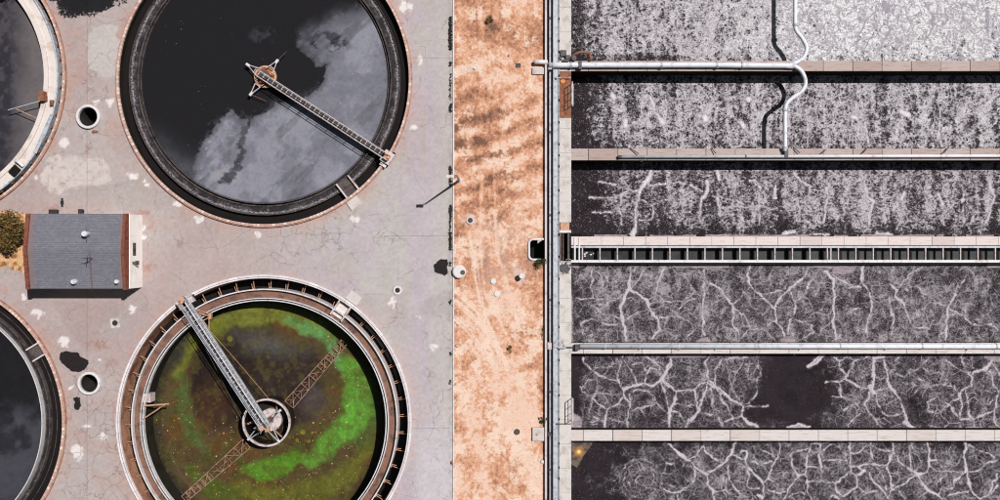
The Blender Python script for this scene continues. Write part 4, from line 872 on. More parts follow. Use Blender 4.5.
def t1_attrs(x, y):
    n = fbm(x, y, 30, 6, 71, .6); n2 = fbm(x, y, 7, 5, 72, .62); wx = x+(fbm(x, y, 18, 5, 73, .6)-.5)*16; wy = y+(fbm(x, y, 18, 5, 74, .6)-.5)*16
    lx = x+(fbm(x, y, 11, 6, 75, .7)-.5)*13; ly = y+(fbm(x, y, 11, 6, 76, .7)-.5)*13
    P_ = [(300,34),(299,52),(311,58),(316,66),(327,66),(325,78),(317,88),(309,97),(292,98),(277,104),(262,112),(251,122),(240,117),(230,110),(222,118),(213,130),(200,148),(196,165),(186,182),(172,188),(150,172),(140,190),(250,215),(400,200),(420,60),(365,0),(330,15),(312,24)]
    d = polysd(lx, ly, P_)
    soft = 1+9*(1-sstep(blob(x, y, 325, 22, 40, 34), .5, 1.1))+5*sstep(y, 150, 175)*(1-sstep(x, 190, 210)); g = 1-sstep(d, -1.0*soft, 1.2*soft)
    # density of the scum: pale south-east, fading to the top and to the west rim
    lum = .80+.35*(n-.5)+.16*(n2-.5)+.20*(fbm(x-.4*y, y+.4*x, 3, 4, 78)-.5)
    lum = lum*(.12+.88*sstep(y+.45*(x-330)+24*(n-.5), -18, 66))
    lum = lum*(.15+.85*sstep(x+.25*(y-150)+30*(n-.5), 150, 222))
    lum = lum + .12*(1-sstep(blob(x, y, 225, 140, 26, 40), .5, 1.1))*sstep(n2, .4, .6)
    # dark open-water veins inside the scum
    dv = segdist(lx, ly, [(252,118,3),(243,128,5),(241,150,6),(239,165,7),(228,178,9),(218,184,4)])
    lum = lum*(1-.75*(1-sstep(dv, -1.5, 1.5)))
    ring = np.abs(blob(lx, ly, 224, 176, 12, 7)-1); lum = lum + .25*(1-sstep(ring, 0, .25))
    eye = blob(wx, wy, 331, 43, 22, 13); lum = lum*(1-.7*(1-sstep(eye, .7, 1.0))*sstep(fbm(lx, ly, 9, 5, 780), .36, .5)) + .45*(1-sstep(blob(lx, ly, 332, 46, 9, 6), .5, 1.1))*sstep(n2, .45, .55)
    stre = fbm(x+y, (x-y)*.25, 16, 4, 79); lum = lum - .16*sstep(stre, .55, .7)
    lum = np.clip(lum, 0, 1)*g*(.55+.45*sstep(-d+5*(n2-.5), -1, 9))
    lum = np.maximum(lum, .30*(1-sstep(d+14*(n2-.5)+8*(n-.5), -2, 9))*sstep(n2, .45, .6)*sstep(y, 60, 130))
    lum = np.maximum(lum, .10*(1-sstep(blob(wx, wy, 262, 34, 16, 13), .3, 1))*sstep(n2, .4, .6))
    lum = np.maximum(lum, .50*sstep(np.hypot(x-264.5, y-79.5)+16*(n-.5), 84, 126)*sstep(y-.3*(x-150), 112, 185)*(.7+.6*(n2-.5)))
    c0 = CA(38,37,40); c1 = CA(142,143,155)
    col = c0[None,:]*(1-lum[:,None])+c1[None,:]*lum[:,None]*(.9+.2*n2[:,None])
    col = mixc(col, CA(160,161,172), sstep(lum, .6, .9)*sstep(n, .45, .6)*.5)
    col = mixc(col, CA(190,150,110), (1-sstep(blob(lx, ly, 219, 177, 2.0, 1.5), .5, 1))*.7)
    col = mixc(col, CA(34,31,32), sstep(np.hypot(x-264.5, y-79.5), 122, 124.2)*.9)
    return {'Col': col, 'speck': .6*g+.2}
T1W = disc_water(0, 12.5, -.35, water_mat('scum_water', .14, .2, .7, [(4.0, C(196,196,206), .16), (1.6, C(170,170,180), .05)]), t1_attrs)

def t2_attrs(x, y):
    # x,y are photo pixels at the water plane
    n = fbm(x, y, 26, 6, 81, .6); n2 = fbm(x, y, 7, 5, 82, .62); n3 = fbm(x, y, 2.5, 4, 83)
    wx = x+(fbm(x, y, 20, 6, 84, .6)-.5)*15; wy = y+(fbm(x, y, 20, 6, 85, .6)-.5)*15
    col = np.tile(CA(80,66,44), (len(x),1))
    col = mixc(col, CA(92,64,36), sstep(n, .45, .65)*.8); col = mixc(col, CA(56,62,36), sstep(n2, .5, .7)*.7)
    def paint(cx, cy, rx, ry, rot, c_, k, a=.4, b_=1.1, nn=None):
        nonlocal col
        f = k*(1-sstep(blob(wx, wy, cx, cy, rx, ry, rot), a, b_)); col = mixc(col, c_, f if nn is None else f*nn)
    def arc(pts, c_, k, soft=10, nn=None):
        nonlocal col
        f = k*(1-sstep(segdist(wx, wy, pts), -soft*.6, soft*.3)); col = mixc(col, c_, f if nn is None else f*nn)
    paint(240, 315, 60, 14, 0, CA(62,78,58), .8); paint(180, 345, 34, 20, -40, CA(58,66,58), .8, .3)
    paint(335, 325, 34, 18, 40, CA(84,98,38), .7)
    col = mixc(col, CA(44,36,33), .5*(1-sstep(blob(wx, wy, 250, 380, 66, 62), .8, 1.05)))
    arc([(176,372,10),(196,340,16),(232,318,20),(280,314,22),(318,326,22)], CA(110,114,44), .85, 8)
    arc([(290,322,8),(318,332,16),(335,352,14),(345,372,10)], CA(92,134,76), .95, 8)
    arc([(345,362,16),(358,385,30),(360,412,28),(348,430,26),(328,446,24),(312,462,14),(292,450,6)], CA(86,130,48), 1, 9)
    arc([(355,375,14),(368,400,26),(366,440,22)], CA(70,92,44), .7, 9)
    arc([(350,385,8),(354,410,10),(343,432,8)], CA(92,156,54), .85, 7)
    arc([(300,452,14),(282,466,22),(258,472,18),(246,470,10)], CA(80,124,36), .95, 8)
    arc([(352,372,10),(362,395,22),(362,415,20),(348,436,16)], CA(94,150,54), .6, 12)
    arc([(180,375,14),(184,400,24),(192,430,20),(205,448,10)], CA(66,96,50), .85, 9, .35+.65*sstep(n2, .35, .6))
    arc([(240,490,20),(290,500,30),(340,480,26),(370,450,14)], CA(96,98,38), .8, 12)
    arc([(190,470,14),(230,500,30)], CA(74,92,32), .7, 12)
    paint(235, 378, 50, 50, 20, CA(42,34,32), .95, .72, 1.05); paint(286, 388, 44, 50, 10, CA(50,41,38), .95, .75, 1.03)
    paint(268, 345, 52, 18, 12, CA(84,84,82), .7, .1, 1.1); paint(313, 400, 18, 26, 0, CA(84,76,74), .6, .1, 1.1)
    paint(215, 405, 20, 34, 0, CA(70,48,36), .7); paint(300, 445, 22, 12, 0, CA(70,56,34), .8, .5, 1.0)
    for (bx, by, r) in ((303,432,3.0),(312,433,2),(309,441,2),(230,339,3.2),(297,440,2),(301,455,2)): col = mixc(col, CA(120,118,36), .8*(1-sstep(blob(x, y, bx, by, r, r), .7, 1.0)))
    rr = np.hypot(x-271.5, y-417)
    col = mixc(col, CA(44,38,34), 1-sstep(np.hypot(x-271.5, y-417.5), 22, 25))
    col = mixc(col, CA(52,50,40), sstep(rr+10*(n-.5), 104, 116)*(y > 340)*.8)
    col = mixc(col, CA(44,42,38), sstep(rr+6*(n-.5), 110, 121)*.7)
    col = mixc(col, CA(84,76,40), .45*sstep(n2, .5, .62)); mt = fbm(wx, wy, 5, 5, 88, .7); col = col*(.78+.75*mt)[:,None]*(.76+.55*n3)[:,None]
    sp = (1-sstep(blob(x, y, 271, 460, 110, 60), .5, 1.1))+(1-sstep(blob(x, y, 350, 400, 24, 50), .4, 1.1))+.9*(1-sstep(blob(x, y, 175, 430, 30, 40), .4, 1.1))+.5*(1-sstep(blob(x, y, 330, 325, 30, 16), .4, 1.1))
    return {'Col': np.clip(col, .005, .8), 'speck': np.clip(sp, 0, 1)}
Z2 = -2.75
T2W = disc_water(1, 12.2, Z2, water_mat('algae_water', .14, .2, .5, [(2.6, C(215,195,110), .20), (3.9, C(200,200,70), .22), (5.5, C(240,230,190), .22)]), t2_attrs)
def t3_attrs(x, y):
    n = fbm(x, y, 26, 6, 91, .6); n2 = fbm(x, y, 7, 5, 92, .62)
    f = sstep(x+.0*y+20*(n-.5), 4, 34); c = np.tile(CA(58,57,63), (len(x),1)); c = mixc(c, CA(118,111,112), f*.95)
    c = mixc(c, CA(92,88,94), sstep(n2, .45, .65)*.5); c = c*(.8+.4*n2)[:,None]
    return {'Col': c, 'speck': .2+0*x}
def t4_attrs(x, y):
    n = fbm(x, y, 22, 6, 95, .62); n2 = fbm(x, y, 6, 5, 96, .62)
    f = sstep(y+26*(n-.5), 398, 425)*(.25+.75*sstep(n, .38, .62)); c = np.tile(CA(37,36,39), (len(x),1)); c = mixc(c, CA(78,78,86), f*.85); c = c*(.8+.4*n2)[:,None]
    return {'Col': c, 'speck': .35*f+.1}
disc_water(2, 12.5, -.6, water_mat('grey_scum_water', .14, .2, .5, [(2.2, C(170,165,165), .07)]), t3_attrs)
disc_water(3, 12.3, -.45, water_mat('black_water', .14, .2, .4, [(3.4, C(170,170,178), .14)]), t4_attrs)

def ring_part(name, parent, c, r0, r1, z0, z1, m, seg=200):
    b = MB(); b.lathe(c.x, c.y, [(r0,z0),(r1,z0),(r1,z1),(r0,z1)], seg); return mk(name, b, m, parent)
def make_tank(i, label, spec):
    c = TW[i]; e = empty('settling_tank', (c.x, c.y, 0)); tag(e, label, 'tank', 'round settling tanks')
    for (nm, r0, r1, z0, z1, mt) in spec: ring_part(nm, e, c, r0, r1, z0, z1, M[mt])
    return e
t = NT('launder_scum', .8, .2)
gn = t.noise(1.0, 5, .7, .5); g2_ = t.noise(6, 5, .8)
c = t.mix(t.smooth(gn.outputs[0], .35, .65), C(42,39,41), C(78,72,73)); c = t.mix(t.math('MULTIPLY', t.smooth(g2_.outputs[0], .52, .64), t.smooth(gn.outputs[0], .46, .62)), c, C(176,172,180)); c = t.mix(t.smooth(g2_.outputs[0], .45, .3), c, C(44,38,38))
tc_ = t.n('ShaderNodeTexCoord'); sx_ = t.n('ShaderNodeSeparateXYZ'); t.L(tc_.outputs['Object'], sx_.inputs[0])
rr_ = t.math('SQRT', t.math('ADD', t.math('POWER', sx_.outputs[0], 2.0), t.math('POWER', sx_.outputs[1], 2.0)))
off_ = t.math('ABSOLUTE', t.math('SUBTRACT', t.math('ADD', rr_, t.math('MULTIPLY_ADD', gn.outputs[0], .5, -.25)), 13.32))
c = t.mix(t.math('MULTIPLY', t.smooth(off_, .16, .03), t.math('MULTIPLY', t.smooth(g2_.outputs[0], .42, .58), .75)), c, C(188,182,188))
c = t.mix(t.math('MULTIPLY', t.smooth(rr_, 13.1, 12.8), .6), c, C(38,35,37)); t.color(c); M['launder_scum'] = t.m
tank1 = make_tank(0, 'round tank full of black water half covered with grey scum, behind a pink rim', [
    ('rim', 14.47, 14.69, .1, .34, 'coping_pink'), ('rim_edge', 14.69, 14.80, .0, .27, 'rim_brown'), ('outer_wall', 14.5, 14.74, -2.5, .1, 'algae_shade_wall'), ('channel_floor', 13.6, 14.45, -.75, -.55, 'wet_dark'),
    ('launder_floor', 12.72, 13.52, -.9, -.18, 'launder_scum'), ('launder_wall', 13.52, 13.57, -2, .0, 'launder_grey'), ('scum_wall', 12.60, 12.72, -2, -.05, 'launder_grey'), ('weir', 12.38, 12.44, -2, -.12, 'launder_grey')])
tank2 = make_tank(1, 'round tank with green algae water deep inside a white rim', [
    ('rim', 14.38, 14.75, .05, .32, 'coping_white'), ('rim_groove', 14.50, 14.54, .1, .326, 'launder_grey'), ('outer_wall', 14.36, 14.7, -2.6, .05, 'brown_wall'), ('channel_floor', 13.25, 14.36, -2.7, -2.4, 'wet_dark'),
    ('weir', 13.2, 13.32, -2.5, .08, 'white_paint'), ('launder_floor', 12.42, 13.2, -1.6, -.45, 'launder_brown'),
    ('weir', 12.34, 12.42, -1.6, .1, 'white_paint'), ('inner_wall', 12.22, 12.34, -4, -.02, 'algae_shade_wall'), ('weir', 12.12, 12.22, -.5, .06, 'white_paint')])
tank3 = make_tank(2, 'tank with a wide cream walkway ring, cut by the left edge, upper left', [
    ('rim', 14.5, 14.69, .1, .34, 'coping_pink'), ('rim_edge', 14.69, 14.80, .0, .27, 'rim_brown'), ('outer_wall', 14.52, 14.74, -2.5, .1, 'algae_shade_wall'), ('channel_floor', 14.02, 14.5, -1.9, -1.6, 'wet_dark'), ('outer_weir', 13.86, 14.02, -2, .2, 'pale_metal'),
    ('walkway_ring', 13.0, 13.86, -1.5, .0, 'launder_pale'), ('inner_walkway', 12.55, 13.0, -2, .14, 'launder_pale'), ('weir', 12.4, 12.55, -2, -.2, 'launder_grey')])
tank4 = make_tank(3, 'black-water tank with a thin white weir, cut by the left edge, lower left', [
    ('rim', 14.46, 14.69, .1, .34, 'coping_pink'), ('rim_edge', 14.69, 14.80, .0, .27, 'rim_brown'), ('outer_wall', 14.5, 14.74, -2.5, .1, 'algae_shade_wall'), ('channel_floor', 13.1, 14.42, -.75, -.6, 'wet_dark'), ('float_line', 13.55, 13.59, -.7, -.5, 'launder_grey'),
    ('launder_floor', 12.72, 13.02, -1.5, -.2, 'launder_scum'), ('launder_wall', 13.02, 13.1, -1.5, -.05, 'launder_grey'), ('launder_inner_wall', 12.62, 12.72, -1.5, -.1, 'launder_grey'), ('weir', 12.28, 12.36, -1.5, .05, 'white_paint')])
# channel struts, one mesh shared by all
def struts(tank, n, r0, r1, z, m, skip=(), two=False, th=.07):
    c = WL[tank.name]; b = MB()
    b.box(r0, -th/2, z-.12, r1, th/2, z); b.box(r0+.02, -th/2-.1, z-.02, r0+.10, th/2+.1, z+.16)
    if two: b.add([(r0,.12,z+.02),(r0,.17,z+.02),(r0+.55,.24,z+.02),(r0+.55,.19,z+.02),(r0,.12,z-.05),(r0,.17,z-.05),(r0+.55,.24,z-.05),(r0+.55,.19,z-.05)], [(0,1,2,3),(4,7,6,5),(0,4,5,1),(1,5,6,2),(2,6,7,3),(3,7,4,0)])
    me = None
    for k in range(n):
        a = 2*PI*k/n+.03
        if any(abs(((math.degrees(a)-s_+180) % 360)-180) < w_ for s_, w_ in skip): continue
        if me is None:
            b2 = MB(); b2.v = [(v[0]+c[0], v[1]+c[1], v[2]) for v in b.v]; b2.f = b.f
            o = mk('bracket', b2, m, tank); me = o
        else:
            o = me.copy(); COL.objects.link(o); o.parent = tank
        o.rotation_euler = (0,0,a)
struts(tank2, 50, 13.33, 14.3, -.75, M['tan_steel'], skip=((55.3,4),(123,3)), two=True, th=.05)
struts(tank3, 64, 14.02, 14.5, -.3, M['rust'], skip=((0,0),)+((180,80),), th=.05)

# radial gates crossing the channels (+ slab outside)
def crossing(tank, deg, rin, rout, w_, zf, m_floor, edge_m, lab=None, z1=.22):
    c = WL[tank.name]; a = R(deg); Mx = Matrix.Translation((c[0],c[1],0)) @ Matrix.Rotation(a, 4, 'Z')
    b = MB(); b.box(rin, -w_/2, zf-.4, rout, w_/2, zf, Mx); mk('scum_box', b, M[m_floor], tank)
    for s_ in (-1, 1):
        b = MB(); b.box(rin-.05, s_*w_/2-.07, zf-.5, rout+.02, s_*w_/2+.07, z1, Mx); mk('box_wall', b, M[edge_m], tank)
def slab(tank_i, deg, r, w_, d_, lab):
    c = TW[tank_i]; a = R(deg); Mx = Matrix.Translation((c.x,c.y,0)) @ Matrix.Rotation(a, 4, 'Z')
    b = MB(); b.box(r, -w_/2, -.05, r+d_, w_/2, .14, Mx); tag(mk('concrete_slab', b, M['pale_concrete']), lab, 'slab', 'slabs outside the tank rims')
crossing(tank1, -52.2, 12.75, 14.42, 1.45, -.12, 'launder_grey', 'rim_concrete')
slab(0, -54.0, 14.8, 1.25, .95, 'pale slab outside the pink rim of the black scum tank')
crossing(tank2, 55.6, 12.7, 14.36, 1.3, -.35, 'launder_pale', 'rim_concrete')
slab(1, 54.2, 14.8, 1.35, 1.0, 'pale slab outside the white rim of the algae tank')
crossing(tank4, 31.2, 13.05, 14.4, 1.3, -.2, 'launder_grey', 'rim_concrete')
# tank 3: black opening with a white flap
c3 = WL[tank3.name]; Mx = Matrix.Translation((c3[0],c3[1],0)) @ Matrix.Rotation(R(-41.5), 4, 'Z')
b = MB(); b.box(13.05, -1.15, .01, 13.95, -.15, .205, Mx); mk('opening', b, M['wet_dark'], tank3)
b = MB(); b.tube([Mx @ Vector((12.9,.2,.3)), Mx @ Vector((13.3,.35,.5)), Mx @ Vector((13.9,.3,.35))], .14, 8); mk('flap', b, M['white_paint'], tank3)
b = MB(); Mx2 = Matrix.Translation((c3[0],c3[1],0)) @ Matrix.Rotation(R(-24), 4, 'Z'); b.box(13.62, -2.2, .19, 13.98, 2.0, .26, Mx2); mk('cover_plate', b, M['pale_metal'], tank3)
b = MB()


# rusty skimmer box and poles on tank 3
sk = empty('skimmer_box', W(40, 97, .1)); tag(sk, 'rusty skimmer box with two poles over the grey water at the left edge', 'skimmer')
p = W(41, 96, .8); b = MB(); b.box(p.x-.3,p.y-.45,-.5,p.x+.25,p.y+.5,.8); mk('box', b, M['rust'], sk)
b = MB(); b.tube([W(40,101,.75), W(8,110,.55)], .05, 6); mk('pole', b, M['pale_metal'], sk)
b = MB(); b.tube([W(14,108,.5), W(36,118,.4)], .045, 6); mk('pole', b, M['tan_steel'], sk)
b = MB(); p = W(51, 102.5, .3); b.box(p.x-.15,p.y-.3,.0,p.x+.2,p.y+.25,.3); mk('bracket', b, M['rust'], sk)
# rail posts on the rims of tanks 1, 3
# skimmer box on tank 2
sk2 = empty('skimmer_box', W(146, 399, -1)); tag(sk2, 'small pale skimmer box with two tan arms over the algae water', 'skimmer')
z = .05; p = W(146.5, 398, z)
b = MB(); b.box(p.x-.35,p.y-.45,-1.2,p.x+.4,p.y+.4,z); b.box(p.x-.2,p.y-.2,z,p.x+.25,p.y+.15,z+.15); mk('box', b, M['rail_metal'], sk2)
b = MB(); b.tube([W(141,406,z),W(169,404.0,z)], .09, 6); mk('arm', b, M['tan_steel'], sk2)
b = MB(); b.tube([W(141,420.5,z),W(164,405,z)], .06, 6); mk('arm', b, M['tan_steel'], sk2)
b = MB(); p = W(153.5, 378.5, -2.4); b.box(p.x-.2,p.y-.2,-2.8,p.x+.2,p.y+.2,-2.4); tag(mk('float_block', b, M['rail_metal']), 'small pale float block against the inner wall of the algae tank', 'float')

# ------------------------------------------------------------ scraper bridges
def along(a, b_):
    d = (b_-a); L_ = d.length; ang = math.atan2(d.y, d.x); return L_, Matrix.Translation(a) @ Matrix.Rotation(ang, 4, 'Z')
def bridge(name, A, B_, wd, z, zr, label, m_rail, m_deck, xbr=.0):
    """walkway from hub A to rim B_: deck, two latticed handrails, end carriage"""
    A = Vector((A.x,A.y,0)); B_ = Vector((B_.x,B_.y,0)); L_, Mx = along(A, B_)
    e = empty(name, (A.x,A.y,z)); tag(e, label, 'bridge', 'scraper bridges of the tanks')
    T_ = lambda x, y, z_: Mx @ Vector((x,y,z_))
    b = MB(); b.box(0,-wd/2+.05,z-.04,L_,wd/2-.05,z, Mx); mk('deck', b, m_deck, e)
    for s_ in (-1, 1):
        b = MB(); y_ = s_*wd/2
        b.box(0,y_-.05,z-.3,L_,y_+.05,z+.03, Mx); mk('girder', b, m_rail, e)
        b = MB(); b.tube([T_(0,y_,zr),T_(L_,y_,zr)], .045, 6); b.tube([T_(0,y_,(z+zr)/2),T_(L_,y_,(z+zr)/2)], .03, 6)
        n = int(L_/1.1)
        for k in range(n+1): b.tube([T_(k*L_/n,y_,z),T_(k*L_/n,y_,zr)], .03, 6)
        mk('handrail', b, m_rail, e)
    b = MB(); n = int(L_/.55)
    for k in range(n): b.box(k*L_/n, -wd/2+.07, z+.002, k*L_/n+.09, wd/2-.07, z+.03, Mx)
    mk('grating', b, M['dark_metal'] if m_deck != M['dark_metal'] else M['rail_metal'], e)
    return e, L_, T_, Mx
A = W(258, 73.2, .9); B_ = W(388.5, 158.0, .9)
br1, L1, T_, Mx = bridge('scraper_bridge', A, B_, .58, .75, 1.6, 'pinkish scraper bridge with a grey deck over the black scum tank', M['rail_metal'], M['dark_metal'])
b = MB(); b.box(L1-.7,-.62,.35,L1+.35,.62,.75, Mx); mk('end_carriage', b, M['rail_metal'], br1)
b = MB(); b.box(L1-.45,-.28,.75,L1+.1,.25,1.25, Mx); b.box(L1-.1,-.1,1.25,L1+.15,.2,1.4, Mx); mk('drive_motor', b, M['tan_steel'], br1)
for s_ in (-.62,.62):
    b = MB(); b.tube([T_(L1,s_,.4),T_(L1+.25,s_,.4)], .18, 12); mk('wheel', b, M['black_rubber'], br1)
b = MB(); b.box(L1-.5,-1.0,.45,L1+.2,-.66,.52, Mx); mk('end_plate', b, M['white_paint'], br1)
# centre of tank 1
hub = W(265, 76.5, .2)
c1h = empty('centre_drive', (TW[0].x, TW[0].y, -.3)); tag(c1h, 'rusty round centre drive with three white-tipped arms in the black tank', 'drive unit', 'centre drives of the tanks')
b = MB(); b.cyl(hub.x,hub.y,-1,-.0,1.08,28); mk('drum', b, M['rust'], c1h)
b = MB(); b.lathe(hub.x,hub.y,[(.92,0),(1.12,0),(1.12,.14),(.92,.14)],32); mk('drum_rim', b, M['tan_steel'], c1h)
b = MB(); b.cyl(hub.x+.1,hub.y+.05,0,.5,.45,20); b.box(hub.x-.55,hub.y-.3,.0,hub.x+.0,hub.y+.3,.45); mk('gearbox', b, M['dark_metal'], c1h)
b = MB(); b.box(hub.x-.5,hub.y-.62,.0,hub.x-.1,hub.y-.38,.35); b.box(hub.x+.35,hub.y+.1,.0,hub.x+.85,hub.y+.5,.2); mk('motor', b, weathered('orange_rust', C(220,140,80), C(150,84,50), .5, 4), c1h)
for (hx, hy) in ((248, 65.2), (276.8, 61.3), (251, 93.8)):
    tip = W(hx, hy, .35); dv_ = (tip-hub); dv_.z = 0; dn_ = dv_.normalized(); pn = Vector((-dn_.y,dn_.x,0))
    b = MB()
    for s_ in (-1,1): b.tube([hub+dn_*.7+pn*s_*.42+Vector((0,0,.15)), tip-dn_*.1+pn*s_*.06], .05, 6)
    b.tube([hub+dn_*1.15+pn*.25+Vector((0,0,.15)), hub+dn_*1.15-pn*.25+Vector((0,0,.15))], .035, 6)
    ar = mk('arm', b, M['rail_metal'], c1h)
    b = MB(); b.tube([tip-dn_*.22, tip+dn_*.22], .15, 10); mk('float_tip', b, M['white_paint'], c1h)
b = MB(); b.tube([W(277,61,.4), W(286.5,51.5,.4)], .035, 6); mk('rod', b, M['dark_metal'], c1h)
b = MB(); b.tube([W(252,95,.3), W(266,101,.1)], .03, 6); mk('rod', b, M['rust'], c1h)
# scum beach structures on tank 1 rim under the bridge
# tank 2 bridge
A = W(267, 427.5, .9); B_ = W(184.5, 301.5, .9)
br2, L2, T_, Mx = bridge('scraper_bridge', A, B_, .74, .95, 1.85, 'pale lilac scraper bridge with an open grating deck over the green algae tank', M['pale_metal'], M['dark_metal'])
b = MB(); b.tube([T_(.5,0,1.0),T_(L2,0,1.0)], .05, 6); mk('conduit', b, M['white_paint'], br2)
b = MB(); b.box(L2-.5,-.85,.35,L2+.35,.85,.95, Mx); mk('end_carriage', b, M['rail_metal'], br2)
b = MB(); b.box(L2-.1,-.25,.95,L2+.5,.3,1.4, Mx); b.box(L2-.4,.35,.95,L2+.1,.75,1.2, Mx); mk('drive_motor', b, M['tan_steel'], br2)
b = MB(); b.box(L2+.1,-.9,.95,L2+.35,-.4,1.25, Mx); mk('control_box', b, M['pale_metal'], br2)
for s_ in (-.85,.85):
    b = MB(); b.tube([T_(L2-.1,s_,.42),T_(L2+.2,s_,.42)], .17, 12); mk('wheel', b, M['black_rubber'], br2)
b = MB()
for (x0_, y0_, x1_, y1_) in ((199,313,209,316),(200,322,210,317),(209,313,209,334),(201,318,207,326),(196,309,209,314)): b.tube([W(x0_,y0_,.6),W(x1_,y1_,.4)], .05, 6)
p = W(209,316,.5); b.box(p.x-.12,p.y-.3,.0,p.x+.18,p.y+.3,.5); mk('side_frame', b, M['tan_steel'], br2)
b = MB(); b.tube([W(210,331,.5), W(236,360,-.3), W(269,399,-.6)], .022, 5); mk('guy_wire', b, M['tan_steel'], br2)
b = MB(); b.tube([W(196,330,.5), W(242,420,-.6)], .018, 5); mk('guy_wire', b, M['dark_metal'], br2)
# centre of tank 2
c2 = empty('centre_drive', (TW[1].x, TW[1].y, -2.5)); tag(c2, 'centre well ringed in pale concrete at the inner end of the lilac bridge', 'drive unit', 'centre drives of the tanks')
p = W(266.2, 422.8, -.5); b = MB(); b.lathe(p.x,p.y,[(2.24,-.85),(2.42,-.85),(2.42,-.5),(2.24,-.5)],64); mk('well_ring', b, M['rail_metal'], c2)
b = MB(); b.lathe(p.x,p.y,[(2.24,-3.6),(2.38,-3.6),(2.38,-.86),(2.24,-.86)],64); mk('well_skirt', b, M['wet_dark'], c2)
b = MB(); b.cyl(p.x,p.y,-3.2,-2.1,1.15,32); mk('well_column', b, M['rail_metal'], c2)
b = MB(); b.cyl(p.x,p.y,-2.1,-.2,.38,20); mk('shaft', b, M['rust'], c2)
for k in range(3):
    a = .9+k*2.1; b = MB(); b.tube([(p.x+1.1*math.cos(a),p.y+1.1*math.sin(a),-2.0),(p.x+2.25*math.cos(a+.3),p.y+2.25*math.sin(a+.3),-1.6)], .1, 8); mk('feed_pipe', b, M['dull_steel'], c2)
b = MB(); b.box(p.x-.6,p.y-.5,-.1,p.x+.35,p.y+.35,.55); b.cyl(p.x-.1,p.y-.2,.55,1.3,.3,16); b.box(p.x+.1,p.y-.75,-.1,p.x+.5,p.y-.2,.4); mk('gearbox', b, M['tan_steel'], c2)
for k in range(5):
    b = MB(); a = k*2.4; q = Vector((p.x-.15+.45*math.cos(a), p.y-.1+.45*math.sin(a), 1.0)); b.tube([q, q+Vector((.18*math.cos(a),.18*math.sin(a),.3))], .04, 6); mk('lubricator', b, M['pale_metal'], c2)
for (hx, hy) in ((248.6, 439), (278.6, 441), (280, 410.5), (254,408)):
    tip = W(hx, hy, -.35); h0 = Vector((p.x,p.y,-.25)); dn_ = (tip-h0); dn_.z = 0; dn_.normalize(); pn = Vector((-dn_.y,dn_.x,0))
    b = MB()
    for s_ in (-1,1): b.tube([h0+dn_*.3+pn*s_*.35, tip+pn*s_*.05], .05, 6)
    mk('arm', b, M['pale_metal'], c2)
    b = MB(); b.tube([tip-dn_*.12, tip+dn_*.12], .13, 8); mk('arm_end', b, M['white_paint'], c2)
# rake trusses just over the algae water
def truss(A, B_, wa, wb, label):
    z = -2.25; A = Vector((A.x,A.y,z)); B_ = Vector((B_.x,B_.y,z)); L_, Mx = along(A, B_)
    e = empty('rake_arm', A); tag(e, label, 'truss', 'rusty rake trusses in the algae tank')
    T_ = lambda x, y, z_=0: Mx @ Vector((x, y, z_)); n = 7
    W_ = lambda k: (wa+(wb-wa)*k/n)/2
    for s_ in (-1,1):
        b = MB(); b.tube([T_(0,s_*W_(0)),T_(L_,s_*W_(n))], .045, 6); mk('chord', b, M['dull_steel'], e)
    b = MB(); b.tube([T_(0,0,-.38),T_(L_,0,-.38)], .05, 6); mk('lower_chord', b, M['rust'], e)
    b = MB()
    for k in range(n+1):
        x_ = L_*k/n; b.tube([T_(x_,-W_(k)),T_(x_,W_(k))], .03, 6)
        if k < n:
            s_ = 1 if k % 2 else -1; b.tube([T_(x_,s_*W_(k)),T_(L_*(k+1)/n,-s_*W_(k+1))], .028, 6)
            b.tube([T_(x_,-s_*W_(k)),T_(x_+L_/n/2,0,-.38)], .02, 6); b.tube([T_(x_,s_*W_(k)),T_(x_+L_/n/2,0,-.38)], .03, 6)
    mk('lattice', b, M['dull_steel'], e)
    b = MB()
    for k in range(5):
        x_ = L_*(.62+.08*k); b.box(x_, -W_(n)*1.3, -.5, x_+.05, W_(n)*1.1, -.1, Mx)
    mk('squeegee_plates', b, M['dull_steel'], e)
truss(W(289,404.5,-2.25), W(344,342,-2.25), 1.15, .75, 'rusty lattice rake truss reaching from the centre well to the upper right')
truss(W(246.5,443.5,-2.25), W(184,499,-2.25), 1.15, .75, 'rusty lattice rake truss reaching from the centre well to the bottom left')

# ------------------------------------------------------------ brick hut
HB = 3.5
bx0, bx1 = W(30.5,0,HB).x, W(124,0,HB).x; by0, by1 = W(0,213.8,HB).y, W(0,288.6,HB).y
ry = W(0,250,HB).y; rz = HB+.55
hut = empty('brick_hut', ((bx0+bx1)/2,(by0+by1)/2,0)); tag(hut, 'small brick hut with a blue-grey shingle roof between the round tanks', 'building')
def gable(x0_, x1_, y0_, y1_, z0, zs, zr_):
    b = MB(); pts = [(y1_,z0),(y0_,z0),(y0_,zs),(ry,zr_),(y1_,zs)]; n = 5
    b.add([(x0_,p[0],p[1]) for p in pts]+[(x1_,p[0],p[1]) for p in pts], [tuple(range(n)), tuple(range(2*n-1,n-1,-1))]+[(i,i+n,(i+1)%n+n,(i+1)%n) for i in range(n)]); return b
mk('wall', gable(bx0+.1, bx1+.18, by0-.2, by1+.2, 0, HB-.1, rz-.1), M['cream_wall'], hut)
